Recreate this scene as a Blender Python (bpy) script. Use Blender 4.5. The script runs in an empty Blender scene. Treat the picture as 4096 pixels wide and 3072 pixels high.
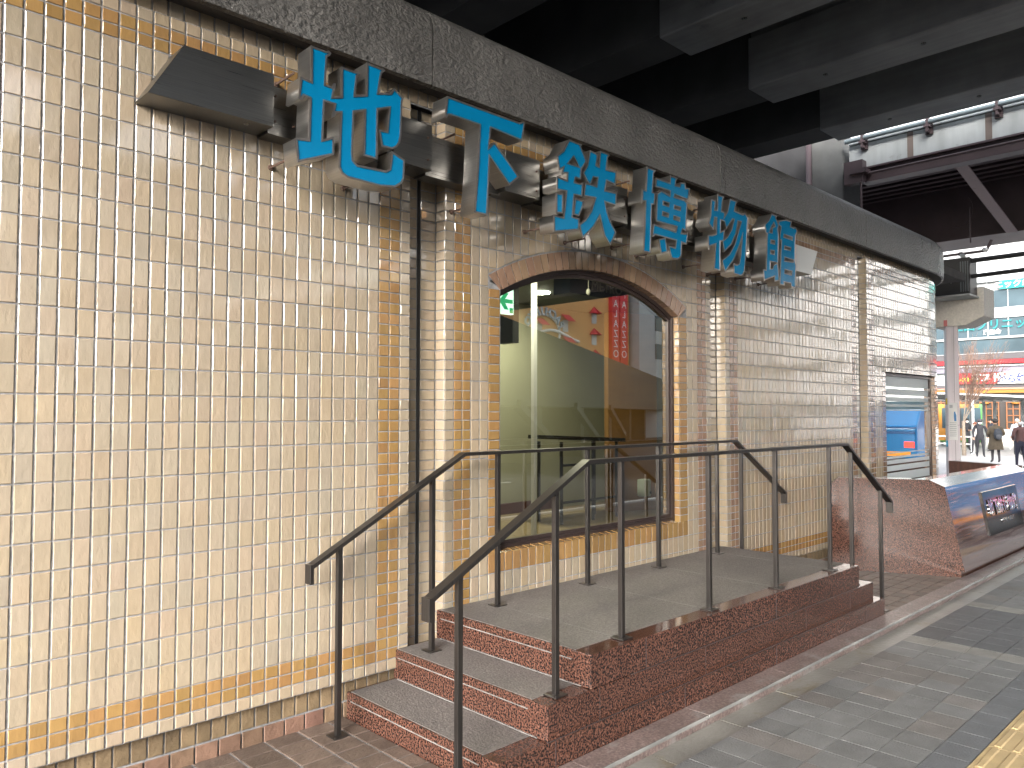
import bpy, bmesh, math, random
from mathutils import Vector, Matrix
R = math.radians
sc = bpy.context.scene
col = sc.collection
rnd = random.Random(7)

# ---------------------------------------------------------------- camera
FPX = 3090.0; YAW = 0.76762; PITCH = 0.036455; ROLL = 0.00095
CAMLOC = Vector((-0.6154, -3.4498, 1.5464))
fwd = Vector((math.sin(YAW)*math.cos(PITCH), math.cos(YAW)*math.cos(PITCH), math.sin(PITCH)))
rt = Vector((math.cos(YAW), -math.sin(YAW), 0)); up = rt.cross(fwd)
r2 = math.cos(ROLL)*rt + math.sin(ROLL)*up; u2 = -math.sin(ROLL)*rt + math.cos(ROLL)*up
camd = bpy.data.cameras.new("camera"); cam = bpy.data.objects.new("camera", camd); col.objects.link(cam)
camd.sensor_fit = 'HORIZONTAL'; camd.sensor_width = 36.0; camd.lens = FPX/4096*36.0
camd.clip_start = 0.05; camd.clip_end = 800
cam.matrix_world = Matrix(((r2.x, u2.x, -fwd.x, CAMLOC.x), (r2.y, u2.y, -fwd.y, CAMLOC.y), (r2.z, u2.z, -fwd.z, CAMLOC.z), (0, 0, 0, 1)))
sc.camera = cam
# ---------------------------------------------------------------- world, sun, exposure
SUN_EL, SUN_AZ = 22, 240      # azimuth from +Y towards +X
w = bpy.data.worlds.new("World"); sc.world = w; w.use_nodes = True
nt = w.node_tree; bg = nt.nodes['Background']
sky = nt.nodes.new('ShaderNodeTexSky'); sky.sky_type = 'NISHITA'; sky.sun_disc = False
sky.sun_elevation = R(SUN_EL); sky.sun_rotation = R(SUN_AZ); sky.air_density = 1.0; sky.dust_density = 4.0; sky.ozone_density = 1.0
hs = nt.nodes.new('ShaderNodeHueSaturation'); hs.inputs['Saturation'].default_value = 0.35
nt.links.new(sky.outputs[0], hs.inputs['Color']); nt.links.new(hs.outputs[0], bg.inputs['Color'])
bg.inputs['Strength'].default_value = 0.15
sd = bpy.data.lights.new("sun", 'SUN'); sd.energy = 1.15; sd.angle = R(40); sd.color = (1.0, 0.98, 0.95)
sun = bpy.data.objects.new("sun", sd); col.objects.link(sun)
sdir = Vector((math.sin(R(SUN_AZ))*math.cos(R(SUN_EL)), math.cos(R(SUN_AZ))*math.cos(R(SUN_EL)), math.sin(R(SUN_EL))))
sun.rotation_euler = sdir.to_track_quat('Z', 'Y').to_euler(); sun.location = (0, -5, 30)
sc.view_settings.view_transform = 'Standard'; sc.view_settings.look = 'None'
sc.view_settings.exposure = 2.5; sc.view_settings.gamma = 1.0
sc.cycles.max_bounces = 8; sc.cycles.diffuse_bounces = 4; sc.cycles.glossy_bounces = 4
sc.cycles.transparent_max_bounces = 8; sc.cycles.caustics_reflective = False; sc.cycles.caustics_refractive = False
sc.cycles.use_denoising = True; sc.cycles.sample_clamp_indirect = 6.0

# ---------------------------------------------------------------- helpers
class MB:
    def __init__(s): s.v = []; s.f = []; s.c = []; s.m = []
    def poly(s, pts, c=(1, 1, 1), m=0):
        b = len(s.v); s.v += [tuple(p) for p in pts]; s.f.append(tuple(range(b, b+len(pts)))); s.c.append(c); s.m.append(m)
    def box(s, x0, x1, y0, y1, z0, z1, c=(1, 1, 1), m=0, T=None):
        p = [(x0, y0, z0), (x1, y0, z0), (x1, y1, z0), (x0, y1, z0), (x0, y0, z1), (x1, y0, z1), (x1, y1, z1), (x0, y1, z1)]
        if T is not None: p = [tuple(T @ Vector(q)) for q in p]
        b = len(s.v); s.v += p
        for q in ((0, 3, 2, 1), (4, 5, 6, 7), (0, 1, 5, 4), (1, 2, 6, 5), (2, 3, 7, 6), (3, 0, 4, 7)):
            s.f.append(tuple(b+i for i in q)); s.c.append(c); s.m.append(m)
        return s
    def prism(s, pts, d, c=(1, 1, 1), m=0):
        """pts: 3D polygon, d: extrusion vector"""
        d = Vector(d); n = len(pts); P = [Vector(p) for p in pts]; Q = [p+d for p in P]
        nrm = Vector((0, 0, 0))
        for i in range(n): nrm += P[i].cross(P[(i+1) % n])
        if nrm.dot(d) > 0: P, Q = Q, P
        s.poly(P, c, m); s.poly(list(reversed(Q)), c, m)
        for i in range(n):
            j = (i+1) % n; s.poly([P[j], P[i], Q[i], Q[j]], c, m)
        return s
    def tube(s, a, b, r0, r1=None, n=8, c=(1, 1, 1), m=0, cap=True):
        a = Vector(a); b = Vector(b); r1 = r0 if r1 is None else r1
        d = (b-a).normalized(); t = Vector((0, 0, 1)) if abs(d.z) < .9 else Vector((1, 0, 0))
        e1 = d.cross(t).normalized(); e2 = d.cross(e1)
        k = len(s.v)
        for i in range(n):
            q = e1*math.cos(2*math.pi*i/n)+e2*math.sin(2*math.pi*i/n); s.v.append(tuple(a+q*r0)); s.v.append(tuple(b+q*r1))
        for i in range(n):
            j = (i+1) % n; s.f.append((k+2*i, k+2*i+1, k+2*j+1, k+2*j)); s.c.append(c); s.m.append(m)
        if cap:
            s.f.append(tuple(k+2*i for i in range(n))); s.c.append(c); s.m.append(m)
            s.f.append(tuple(k+2*i+1 for i in reversed(range(n)))); s.c.append(c); s.m.append(m)
        return s
    def bar(s, a, b, w, h, c=(1, 1, 1), m=0, upv=(0, 0, 1)):
        """rectangular bar from a to b, w across, h along upv"""
        a = Vector(a); b = Vector(b); d = (b-a).normalized(); u = Vector(upv)
        sd_ = d.cross(u).normalized()*(w/2); uu = sd_.cross(d).normalized()*(h/2)
        P = [a-sd_-uu, a+sd_-uu, a+sd_+uu, a-sd_+uu]
        return s.prism(P, b-a, c, m)
    def ell(s, ctr, r, n=10, c=(1, 1, 1), m=0, z0=-1.0, z1=1.0):
        k = len(s.v); cx, cy, cz = ctr; rows = n//2+1
        for i in range(rows+1):
            t = z0+(z1-z0)*i/rows; ph = math.asin(max(-1, min(1, t)))
            for j in range(n):
                a = 2*math.pi*j/n; s.v.append((cx+r[0]*math.cos(ph)*math.cos(a), cy+r[1]*math.cos(ph)*math.sin(a), cz+r[2]*math.sin(ph)))
        for i in range(rows):
            for j in range(n):
                j2 = (j+1) % n; s.f.append((k+i*n+j, k+i*n+j2, k+(i+1)*n+j2, k+(i+1)*n+j)); s.c.append(c); s.m.append(m)
        s.f.append(tuple(k+j for j in reversed(range(n)))); s.c.append(c); s.m.append(m)
        s.f.append(tuple(k+rows*n+j for j in range(n))); s.c.append(c); s.m.append(m)
        return s
    def build(s, name, mats, parent=None, bevel=0, smooth=False, loc=None):
        me = bpy.data.meshes.new(name); me.from_pydata(s.v, [], s.f)
        if not isinstance(mats, (list, tuple)): mats = [mats]
        for m_ in mats: me.materials.append(m_)
        if any(s.m): me.polygons.foreach_set('material_index', s.m)
        if any(c != (1, 1, 1) for c in s.c):
            ca = me.color_attributes.new('Col', 'FLOAT_COLOR', 'CORNER'); d = []
            for f, c in zip(s.f, s.c): d += [c[0], c[1], c[2], 1.0]*len(f)
            ca.data.foreach_set('color', d)
        if smooth: me.polygons.foreach_set('use_smooth', [True]*len(me.polygons))
        me.update()
        o = bpy.data.objects.new(name, me); col.objects.link(o)
        if parent is not None: o.parent = parent
        if bevel:
            bm = bmesh.new(); bm.from_mesh(me); bmesh.ops.remove_doubles(bm, verts=bm.verts, dist=1e-5)
            es = [e for e in bm.edges if len(e.link_faces) == 2 and e.calc_face_angle(0) > 0.5]
            bmesh.ops.bevel(bm, geom=es, offset=bevel, segments=2, affect='EDGES', profile=0.5); bm.to_mesh(me); bm.free()
        return o
def tag(o, label=None, cat=None, group=None, kind=None):
    if label: o['label'] = label
    if cat: o['category'] = cat
    if group: o['group'] = group
    if kind: o['kind'] = kind
    return o
def thing(name, label, cat, loc=(0, 0, 0), rz=0, group=None):
    o = bpy.data.objects.new(name, None); col.objects.link(o); o.location = loc; o.rotation_euler = (0, 0, rz); o.empty_display_size = .1
    return tag(o, label, cat, group)
def copy_tree(o, parent=None):
    c = o.copy(); col.objects.link(c)
    if parent is not None: c.parent = parent
    for ch in o.children: copy_tree(ch, c)
    return c

# ---------------------------------------------------------------- materials
def mat(name, base=(.5, .5, .5), rough=.5, metal=0, noise=None, bump=None, vcol=False, coat=0, streak=None, emis=None, spec=None, alpha=None, speck=None, dirt=None):
    """noise=(scale, amount) tints the base; bump=(scale,strength[,detail]); streak=(sx,sy,sz,amount) stretched tint; speck=(scale, [(pos,colour)...])"""
    m = bpy.data.materials.new(name); m.use_nodes = True; n = m.node_tree; N = n.nodes; Lk = n.links
    p = N['Principled BSDF']; p.inputs['Roughness'].default_value = rough; p.inputs['Metallic'].default_value = metal
    if coat: p.inputs['Coat Weight'].default_value = coat; p.inputs['Coat Roughness'].default_value = .06; p.inputs['Coat IOR'].default_value = 1.7
    if spec is not None: p.inputs['Specular IOR Level'].default_value = spec
    tc = N.new('ShaderNodeTexCoord'); cur = None
    if vcol:
        a = N.new('ShaderNodeVertexColor'); a.layer_name = 'Col'; cur = a.outputs['Color']
    if speck:
        vo = N.new('ShaderNodeTexNoise'); vo.inputs['Scale'].default_value = speck[0]; vo.inputs['Detail'].default_value = 3; vo.inputs['Roughness'].default_value = .65
        mp = N.new('ShaderNodeMapping'); mp.inputs['Scale'].default_value = speck[2] if len(speck) > 2 else (1, 1, 1)
        Lk.new(tc.outputs['Object'], mp.inputs['Vector']); Lk.new(mp.outputs[0], vo.inputs['Vector'])
        cr = N.new('ShaderNodeValToRGB'); el = cr.color_ramp.elements
        while len(el) > 1: el.remove(el[0])
        el[0].position = speck[1][0][0]; el[0].color = (*speck[1][0][1], 1)
        for po, cc in speck[1][1:]:
            e = el.new(po); e.color = (*cc, 1)
        Lk.new(vo.outputs['Fac'], cr.inputs['Fac']); cur = cr.outputs['Color']
    if cur is None:
        rgb = N.new('ShaderNodeRGB'); rgb.outputs[0].default_value = (*base, 1); cur = rgb.outputs[0]
    def mult(cur, fac_out, amt):
        mr = N.new('ShaderNodeMapRange'); mr.inputs['From Min'].default_value = .3; mr.inputs['From Max'].default_value = .7
        mr.inputs['To Min'].default_value = 1-amt; mr.inputs['To Max'].default_value = 1+amt*.6
        Lk.new(fac_out, mr.inputs['Value'])
        mx = N.new('ShaderNodeVectorMath'); mx.operation = 'SCALE'; Lk.new(cur, mx.inputs[0]); Lk.new(mr.outputs[0], mx.inputs['Scale'])
        return mx.outputs[0]
    if noise:
        nz = N.new('ShaderNodeTexNoise'); nz.inputs['Scale'].default_value = noise[0]; nz.inputs['Detail'].default_value = 6
        Lk.new(tc.outputs['Object'], nz.inputs['Vector']); cur = mult(cur, nz.outputs['Fac'], noise[1])
    if streak:
        mp = N.new('ShaderNodeMapping'); mp.inputs['Scale'].default_value = streak[:3]; Lk.new(tc.outputs['Object'], mp.inputs['Vector'])
        nz = N.new('ShaderNodeTexNoise'); nz.inputs['Scale'].default_value = 1; nz.inputs['Detail'].default_value = 5
        Lk.new(mp.outputs[0], nz.inputs['Vector']); cur = mult(cur, nz.outputs['Fac'], streak[3])
        rr_ = N.new('ShaderNodeMapRange'); rr_.inputs['To Min'].default_value = rough*.7; rr_.inputs['To Max'].default_value = min(1, rough*1.35)
        Lk.new(nz.outputs['Fac'], rr_.inputs['Value']); Lk.new(rr_.outputs[0], p.inputs['Roughness'])
    if dirt:
        nz = N.new('ShaderNodeTexNoise'); nz.inputs['Scale'].default_value = dirt[0]; nz.inputs['Detail'].default_value = 8; nz.inputs['Roughness'].default_value = .7
        Lk.new(tc.outputs['Object'], nz.inputs['Vector'])
        mr = N.new('ShaderNodeMapRange'); mr.inputs['From Min'].default_value = dirt[2]; mr.inputs['From Max'].default_value = dirt[2]+.12; Lk.new(nz.outputs['Fac'], mr.inputs['Value'])
        mx = N.new('ShaderNodeMix'); mx.data_type = 'RGBA'; Lk.new(mr.outputs[0], mx.inputs[0]); Lk.new(cur, mx.inputs[6]); mx.inputs[7].default_value = (*dirt[1], 1); cur = mx.outputs[2]
    Lk.new(cur, p.inputs['Base Color'])
    if bump:
        nz = N.new('ShaderNodeTexNoise'); nz.inputs['Scale'].default_value = bump[0]; nz.inputs['Detail'].default_value = bump[2] if len(bump) > 2 else 4
        mp = N.new('ShaderNodeMapping'); mp.inputs['Scale'].default_value = bump[3] if len(bump) > 3 else (1, 1, 1)
        Lk.new(tc.outputs['Object'], mp.inputs['Vector']); Lk.new(mp.outputs[0], nz.inputs['Vector'])
        b = N.new('ShaderNodeBump'); b.inputs['Strength'].default_value = bump[1]; b.inputs['Distance'].default_value = bump[4] if len(bump) > 4 else .01
        Lk.new(nz.outputs['Fac'], b.inputs['Height']); Lk.new(b.outputs[0], p.inputs['Normal'])
    if emis:
        p.inputs['Emission Color'].default_value = (*emis[0], 1); p.inputs['Emission Strength'].default_value = emis[1]
    return m
def glass_mat(name, tint=(.9, .95, .93), refl=1.0):
    m = bpy.data.materials.new(name); m.use_nodes = True; n = m.node_tree; N = n.nodes; N.clear()
    o = N.new('ShaderNodeOutputMaterial'); mx = N.new('ShaderNodeMixShader'); t = N.new('ShaderNodeBsdfTransparent'); g = N.new('ShaderNodeBsdfGlossy')
    t.inputs['Color'].default_value = (*tint, 1); g.inputs['Roughness'].default_value = 0.0; g.inputs['Color'].default_value = (.97, 1, .98, 1)
    fr = N.new('ShaderNodeFresnel'); fr.inputs['IOR'].default_value = 1.6
    mm = N.new('ShaderNodeMath'); mm.operation = 'MULTIPLY'; mm.inputs[1].default_value = refl; mm.use_clamp = True
    n.links.new(fr.outputs[0], mm.inputs[0]); n.links.new(mm.outputs[0], mx.inputs[0]); n.links.new(t.outputs[0], mx.inputs[1]); n.links.new(g.outputs[0], mx.inputs[2]); n.links.new(mx.outputs[0], o.inputs[0])
    return m
M = {}
M['tile'] = mat('glazed_tile', rough=.13, vcol=True, noise=(9, .05), streak=(160, 160, 12, .05), bump=(45, .3, 3, (1, 1, .5)), coat=1, dirt=(38, (.17, .125, .09), .735))
M['tile_dull'] = mat('dull_tile', rough=.5, vcol=True, noise=(14, .28), bump=(60, .4))
M['grout'] = mat('grout', (.25, .25, .257), .85, noise=(25, .3), bump=(120, .4))
M['red_polish'] = mat('polished_red_granite', rough=.12, speck=(100, [(.30, (.010, .009, .010)), (.455, (.022, .014, .012)), (.50, (.07, .031, .022)), (.60, (.12, .054, .037)), (.70, (.155, .082, .062)), (.78, (.36, .30, .26))], (1, 1, 1)), noise=(3, .15), dirt=(2.2, (.10, .085, .08), .66))
M['front_granite'] = mat('mirror_polished_granite', rough=.1, speck=(120, [(.30, (.03, .02, .02)), (.50, (.09, .04, .03)), (.70, (.17, .08, .06))], (1, 1, 1)), bump=(1, .5, 2, (.7, 1, 9), .02), coat=1)
M['front_granite'].node_tree.nodes['Principled BSDF'].inputs['Coat IOR'].default_value = 2.5
M['flamed'] = mat('flamed_granite_tread', rough=.62, speck=(70, [(.3, (.085, .077, .073)), (.5, (.13, .119, .113)), (.65, (.165, .15, .142)), (.75, (.21, .19, .18))], (1, 1, 1)), noise=(2.5, .18), bump=(90, .5))
M['rail'] = mat('dark_stainless', (.075, .069, .066), .33, .85, streak=(300, 300, 6, .2), noise=(8, .12), spec=.6)
M['band'] = mat('darkened_band_stainless', (.20, .195, .185), .3, 1.0, streak=(4, 4, 300, .14), noise=(3, .12))  # same stainless as the letters, painted dark for the viaduct it mirrors
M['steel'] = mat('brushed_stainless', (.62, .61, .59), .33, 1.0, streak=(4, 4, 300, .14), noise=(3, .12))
M['steel_rim'] = mat('stainless_rim', (.42, .39, .37), .38, 1.0, noise=(30, .12))
M['letter_blue'] = mat('blue_enamel', (.001, .17, .36), .2, noise=(2, .03), spec=.2)
M['rust'] = mat('rusty_bolt', (.10, .06, .045), .7, noise=(60, .3))
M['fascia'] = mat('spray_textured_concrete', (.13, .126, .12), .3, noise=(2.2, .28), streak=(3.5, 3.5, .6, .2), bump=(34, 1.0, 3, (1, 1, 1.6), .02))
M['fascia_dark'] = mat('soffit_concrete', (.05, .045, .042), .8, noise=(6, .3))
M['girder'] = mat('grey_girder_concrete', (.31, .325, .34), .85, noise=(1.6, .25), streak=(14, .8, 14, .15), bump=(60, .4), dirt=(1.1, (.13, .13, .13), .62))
M['girder_dark'] = mat('dark_girder_concrete', (.08, .083, .087), .9, noise=(1.6, .25))  # darker grey than the jacketed girder lengths
M['purple_steel'] = mat('purple_brown_steel', (.085, .06, .065), .5, noise=(2, .2))
M['light_steel'] = mat('pale_painted_steel', (.5, .53, .53), .5, noise=(2, .12), streak=(6, 6, .7, .15), dirt=(1.4, (.22, .2, .19), .64))
M['pier_conc'] = mat('pale_pier_concrete', (.85, .81, .74), .9, noise=(30, .12), bump=(80, .5))
M['column_steel'] = mat('mauve_steel_jacket', (.72, .66, .69), .5, streak=(14, 14, .8, .18), dirt=(3, (.16, .12, .12), .68))
M['black'] = mat('black_metal', (.02, .02, .022), .45)
M['black_rubber'] = mat('black_joint', (.012, .012, .012), .7)
M['frame'] = mat('bronze_frame', (.045, .032, .030), .32, .3)
M['glass'] = glass_mat('window_glass', (.55, .60, .52), 4.0)
M['paving'] = mat('paver', rough=.5, vcol=True, noise=(9, .2), bump=(90, .35), dirt=(13, (.05, .048, .046), .70))
M['gutter'] = mat('stained_gutter_concrete', (.17, .165, .15), .3, noise=(3, .3), bump=(40, .3), dirt=(2.5, (.12, .095, .05), .55))
M['asphalt'] = mat('asphalt', (.06, .06, .062), .8, noise=(20, .2), bump=(150, .4))
M['plaza'] = mat('pale_plaza_paving', (.42, .41, .40), .7, noise=(4, .15))
M['tactile'] = mat('ochre_tactile_paving', (.40, .30, .16), .6, noise=(6, .18), bump=(70, .25), dirt=(5, (.32, .22, .11), .66))
M['white'] = mat('white_paint', (.78, .78, .77), .5, noise=(4, .05))

# ---------------------------------------------------------------- tiled museum wall
PV, Z0, PU = .11537, 3.11503, .069
ZR = lambda r: Z0 - r*PV
XS, RC = 10.25, 2.0
def P(s, n, z):
    if s <= XS: return (s, -n, z)
    a = (s-XS)/RC; return (XS+(RC+n)*math.sin(a), RC-(RC+n)*math.cos(a), z)
CREAMS = [(.43, .365, .275), (.42, .35, .255), (.44, .375, .29), (.40, .355, .275), (.43, .355, .24), (.375, .345, .29), (.42, .345, .275), (.39, .365, .295)]
def cream():
    a = rnd.choice(CREAMS); b = rnd.choice(CREAMS); k = rnd.uniform(.90, 1.0); return tuple((a[i]+b[i]+.41*(1, .855, .66)[i])/3*k*(.87, .825, .77)[i] for i in range(3))
def orange():
    k = rnd.uniform(.88, 1.1); return (.29*k, .172*k*rnd.uniform(.94, 1.06), .065*k)
def brownish():  # arch bricks, and right-hand accents whose orange is muted for washing reflections
    k = rnd.uniform(.8, 1.1); return (.27*k, .175*k*rnd.uniform(.95, 1.05), .115*k)
def stone():
    k = rnd.uniform(.7, 1.05); return (.20*k, .145*k, .085*k)
def redbrown():
    k = rnd.uniform(.75, 1.1); return (.20*k, .12*k*rnd.uniform(.9, 1.15), .085*k)
def tile(mb, s0, s1, z0, z1, c, n0=0.0, gap=.0042, th=.0055, bev=.0024, F=P):
    a, b, lo, hi = s0+gap, s1-gap, z0+gap*.8, z1-gap*.8
    if b-a < .008 or hi-lo < .008: return
    j = [rnd.uniform(-.0005, .0005) for _ in range(3)]
    q = lambda s, z, n: F(s, n0+n, z)
    B = [q(a, lo, -th), q(b, lo, -th), q(b, hi, -th), q(a, hi, -th)]
    E_ = [q(a, lo, -bev*.8), q(b, lo, -bev*.8), q(b, hi, -bev*.8), q(a, hi, -bev*.8)]
    T_ = [q(a+bev, lo+bev, j[0]), q(b-bev, lo+bev, j[1]), q(b-bev, hi-bev, j[1]+j[2]), q(a+bev, hi-bev, j[0]+j[2])]
    k = len(mb.v); mb.v += B+E_+T_
    for i in range(4):
        i2 = (i+1) % 4
        mb.f.append((k+i, k+i2, k+4+i2, k+4+i)); mb.c.append(c); mb.m.append(0)
        mb.f.append((k+4+i, k+4+i2, k+8+i2, k+8+i)); mb.c.append(c); mb.m.append(0)
    mb.f.append((k+8, k+9, k+10, k+11)); mb.c.append(c); mb.m.append(0)
def cols(s0, s1):
    n = max(1, round((s1-s0)/PU)); return [s0+(s1-s0)*i/n for i in range(n+1)]
def field(mb, s0, s1, rows, cf):
    c = cols(s0, s1)
    for i in range(len(c)-1):
        for r0, r1 in rows: tile(mb, c[i], c[i+1], ZR(r1), ZR(r0), cf())
def full(r0, r1): return [(r, r+1) for r in range(r0, r1)]
def half(r0, r1):
    o = []; r = r0
    while r < r1-.01: o.append((r, r+.5)); r += .5
    return o
def strips_h(mb, s0, s1, r0, r1, cf):
    for a, b in half(r0, r1): tile(mb, s0, s1, ZR(b), ZR(a), cf())
def back(mb, s0, s1, z0, z1, n=-.0042, seg=1, m=1):
    for i in range(seg):
        a = s0+(s1-s0)*i/seg; b = s0+(s1-s0)*(i+1)/seg
        mb.poly([P(a, n, z0), P(b, n, z0), P(b, n, z1), P(a, n, z1)], (.3, .3, .3), m)
bld = thing('museum_building', 'cream tiled building wall with an arched window under the railway viaduct', 'building')
TG = [M['tile'], M['grout']]
def bands(mb, s0, s1):
    field(mb, s0, s1, [(-1.5, -1)], cream); field(mb, s0, s1, half(-1, 0), orange if s1 < 6 else brownish)  # further right the orange is painted duller, standing in for reflected sheen
    field(mb, s0, s1, half(24, 25), orange); field(mb, s0, s1, [(25, 25.5)], cream)
def return_face(mb, s, d, sign):
    """side return of a panel at s from n=0 back to n=-d; sign -1 faces towards -s"""
    F = (lambda u, n, z: (s-n, u, z)) if sign < 0 else (lambda u, n, z: (s+n, u, z))
    for r0, r1 in half(-1.5, 25.5): tile(mb, .0, d, ZR(r1), ZR(r0), cream(), F=F)
    x = s+.0065 if sign < 0 else s-.0065
    mb.poly([(x, 0, ZR(25.5)), (x, d, ZR(25.5)), (x, d, ZR(-1.5)), (x, 0, ZR(-1.5))], (.3, .3, .3), 1)
TB = ZR(25.5); TT = ZR(-1.5)
# panel 1
p = MB(); back(p, -3.2, 1.93, TB, TT)
bands(p, -3.105, 25*PU); field(p, -3.105, 25*PU, full(0, 24), cream)
field(p, 25*PU, 27*PU, half(-1, 24.0), orange); field(p, 25*PU, 27*PU, [(24, 24.5), (24.5, 25)], orange); field(p, 25*PU, 28*PU, [(25, 25.5), (-1.5, -1)], cream)
field(p, 27*PU, 28*PU, half(-1, 25), cream); return_face(p, 28*PU, .09, 1)
p.build('tiled_wall_panel', TG, bld)
# panel 2 with arched opening
WX0, WX1, WZ0 = 2.613, 4.544, .700
ACX, ACZ, ARI = 3.5785, .456, 2.077; ARO = ARI+.122
def arc_z(x, r=ARO):
    d = r*r-(x-ACX)**2; return ACZ+math.sqrt(d) if d > 0 else -9
SPR = 2.300
p = MB()
field(p, 2.177, 2.246, half(-1.5, 25.5), cream); field(p, 2.246, 2.376, half(-1, 25), orange); field(p, 2.246, 2.376, [(-1.5, -1), (25, 25.5)], cream)
field(p, 4.932, 5.001, half(-1.5, 25.5), cream); field(p, 4.800, 4.932, half(-1, 25), brownish); field(p, 4.8, 4.932, [(-1.5, -1), (25, 25.5)], cream)
field(p, 2.376, 2.516, full(0, 24), cream); field(p, 4.650, 4.800, full(0, 24), cream)
for a, b in ((2.376, 2.516), (4.650, 4.8), (2.516, 4.65)):
    field(p, a, b, [(-1.5, -1)], cream); field(p, a, b, half(-1, 0), orange); field(p, a, b, half(24, 25), orange); field(p, a, b, [(25, 25.5)], cream)
for r0, r1 in half(7.07, 21.0):
    z1, z0 = ZR(r0), ZR(r1)
    tile(p, 2.516, WX0, z0, z1, orange()); tile(p, WX1, 4.650, z0, z1, orange())
field(p, 2.516, 4.650, [(21, 22)], orange); field(p, 2.516, 4.650, full(22, 24), cream)
c = cols(2.516, 4.650)
for i in range(len(c)-1):                     # cream tiles above the arch, cut along its curve
    for r in range(0, 8):
        z1, z0 = ZR(r), ZR(r+1); a, b = c[i]+.0045, c[i+1]-.0045
        zl = [max(z0+.0036, arc_z(a+(b-a)*k/3)+.008) for k in range(4)]
        if z1-.0036-min(zl) < .012 or z1 < SPR: continue
        if max(zl) <= z0+.0037: tile(p, c[i], c[i+1], z0, z1, cream()); continue
        zl = [min(v, z1-.0045) for v in zl]; cc = cream()
        pts = [P(a+(b-a)*k/3, 0, zl[k]) for k in range(4)]+[P(b, 0, z1-.0036), P(a, 0, z1-.0036)]
        p.prism(pts, (0, .006, 0), cc)
NB = 32; A0 = math.asin((1.067-.0)/ARO)
for i in range(NB):                            # arch voussoirs and their soffit
    t0 = -A0+2*A0*i/NB+.0022; t1 = -A0+2*A0*(i+1)/NB-.0022; cc = brownish()
    q = lambda t, r, y: (ACX+r*math.sin(t), y, ACZ+r*math.cos(t))
    lo0, lo1 = q(t0, ARI, -.002), q(t1, ARI, -.002)
    if i == 0: lo0 = (WX0, -.002, SPR); lo1 = q(t1, ARI, -.002)
    if i == NB-1: lo1 = (WX1, -.002, SPR)
    p.prism([lo0, lo1, q(t1, ARO-.004, -.002), q(t0, ARO-.004, -.002)], (0, .062, 0), cc)
# grout backing round the opening
back(p, 2.177, 2.53, TB, TT); back(p, 4.63, 5.001, TB, TT); back(p, 2.53, 4.63, TB, WZ0-.012)
back(p, 2.53, WX0+.004, WZ0-.012, SPR+.05); back(p, WX1-.004, 4.63, WZ0-.012, SPR+.05)
for i in range(24):
    a = 2.53+(4.63-2.53)*i/24; b = a+(4.63-2.53)/24
    za = max(SPR, arc_z(a, ARI+.015)) if abs(a-ACX) < .99 else SPR+.04; zb = max(SPR, arc_z(b, ARI+.015)) if abs(b-ACX) < .99 else SPR+.04
    p.poly([P(a, -.0042, za), P(b, -.0042, zb), P(b, -.0042, TT), P(a, -.0042, TT)], (.3, .3, .3), 1)
# jamb and sill returns
for x, sg in ((WX0, 1), (WX1, -1)):
    F = (lambda u, n, z, x=x, sg=sg: (x+sg*n, u, z))
    for r0, r1 in half(7.07, 21.0): tile(p, .0, .06, ZR(r1), ZR(r0), orange(), F=F)
    p.poly([(x-sg*.006, 0.001, WZ0-.02), (x-sg*.006, .07, WZ0-.02), (x-sg*.006, .07, SPR+.02), (x-sg*.006, 0.001, SPR+.02)], (.3, .3, .3), 1)
for i in range(len(c)-1):
    cc = orange(); a, b = c[i]+.0045, c[i+1]-.0045
    if a < WX0-.03 or b > WX1+.03: continue
    p.prism([(a, -.001, ZR(21)-.004), (a, -.001, ZR(21)+.001), (a, .07, ZR(21)+.014), (a, .07, ZR(21)-.004)], (b-a, 0, 0), cc)
return_face(p, 2.177, .09, -1); return_face(p, 5.001, .09, 1)
p.build('tiled_wall_panel', TG, bld)
# panel 3
p = MB(); back(p, 5.232, 8.012, TB, TT); bands(p, 5.43, 7.832)
field(p, 5.43, 7.832, full(0, 24), cream)
for a, b in ((5.301, 5.43), (7.832, 7.943)): field(p, a, b, half(-1, 25), brownish); field(p, a, b, [(-1.5, -1), (25, 25.5)], cream)
for a, b in ((5.232, 5.301), (7.943, 8.012)): field(p, a, b, half(-1.5, 25.5), cream)
return_face(p, 5.232, .09, -1); return_face(p, 8.012, .09, 1)
p.build('tiled_wall_panel', TG, bld)
# panel 4, curving away, with the striped-film window
V0, V1, VZ1, VZ0 = 8.773, 10.50, ZR(9.5), ZR(21)
p = MB()
field(p, 8.245, 8.314, half(-1.5, 25.5), cream); field(p, 8.314, 8.454, half(-1, 25), brownish); field(p, 8.314, 8.454, [(-1.5, -1), (25, 25.5)], cream)
field(p, 8.454, 8.66, full(0, 21), cream); strips_h(p, 8.66, V0, 9.5, 21, brownish); field(p, 8.66, V0, full(0, 9)+[(9, 9.5)], cream)
field(p, V0, V1, full(0, 9)+[(9, 9.5)], cream)
strips_h(p, V1, V1+.108, 9.5, 21, brownish); field(p, V1, V1+.108, full(0, 9)+[(9, 9.5)], cream)
field(p, V1+.108, 10.93, full(0, 21), cream); field(p, 10.93, 11.07, half(-1, 21), brownish); field(p, 11.07, 11.14, half(-1.5, 21), cream)
field(p, 11.14, 13.3, full(0, 21), cream); field(p, 8.454, 10.93, [(-1.5, -1)], cream); field(p, 8.454, 10.93, half(-1, 0), brownish)
field(p, 11.14, 13.3, [(-1.5, -1)]+half(-1, 0), cream)
back(p, 8.245, V0-.003, TB, TT); back(p, V0-.003, V1+.003, VZ1+.004, TT, seg=6); back(p, V1+.003, 13.39, .1, TT, seg=24); back(p, V0, V1, TB, VZ0-.004, seg=6)
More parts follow.
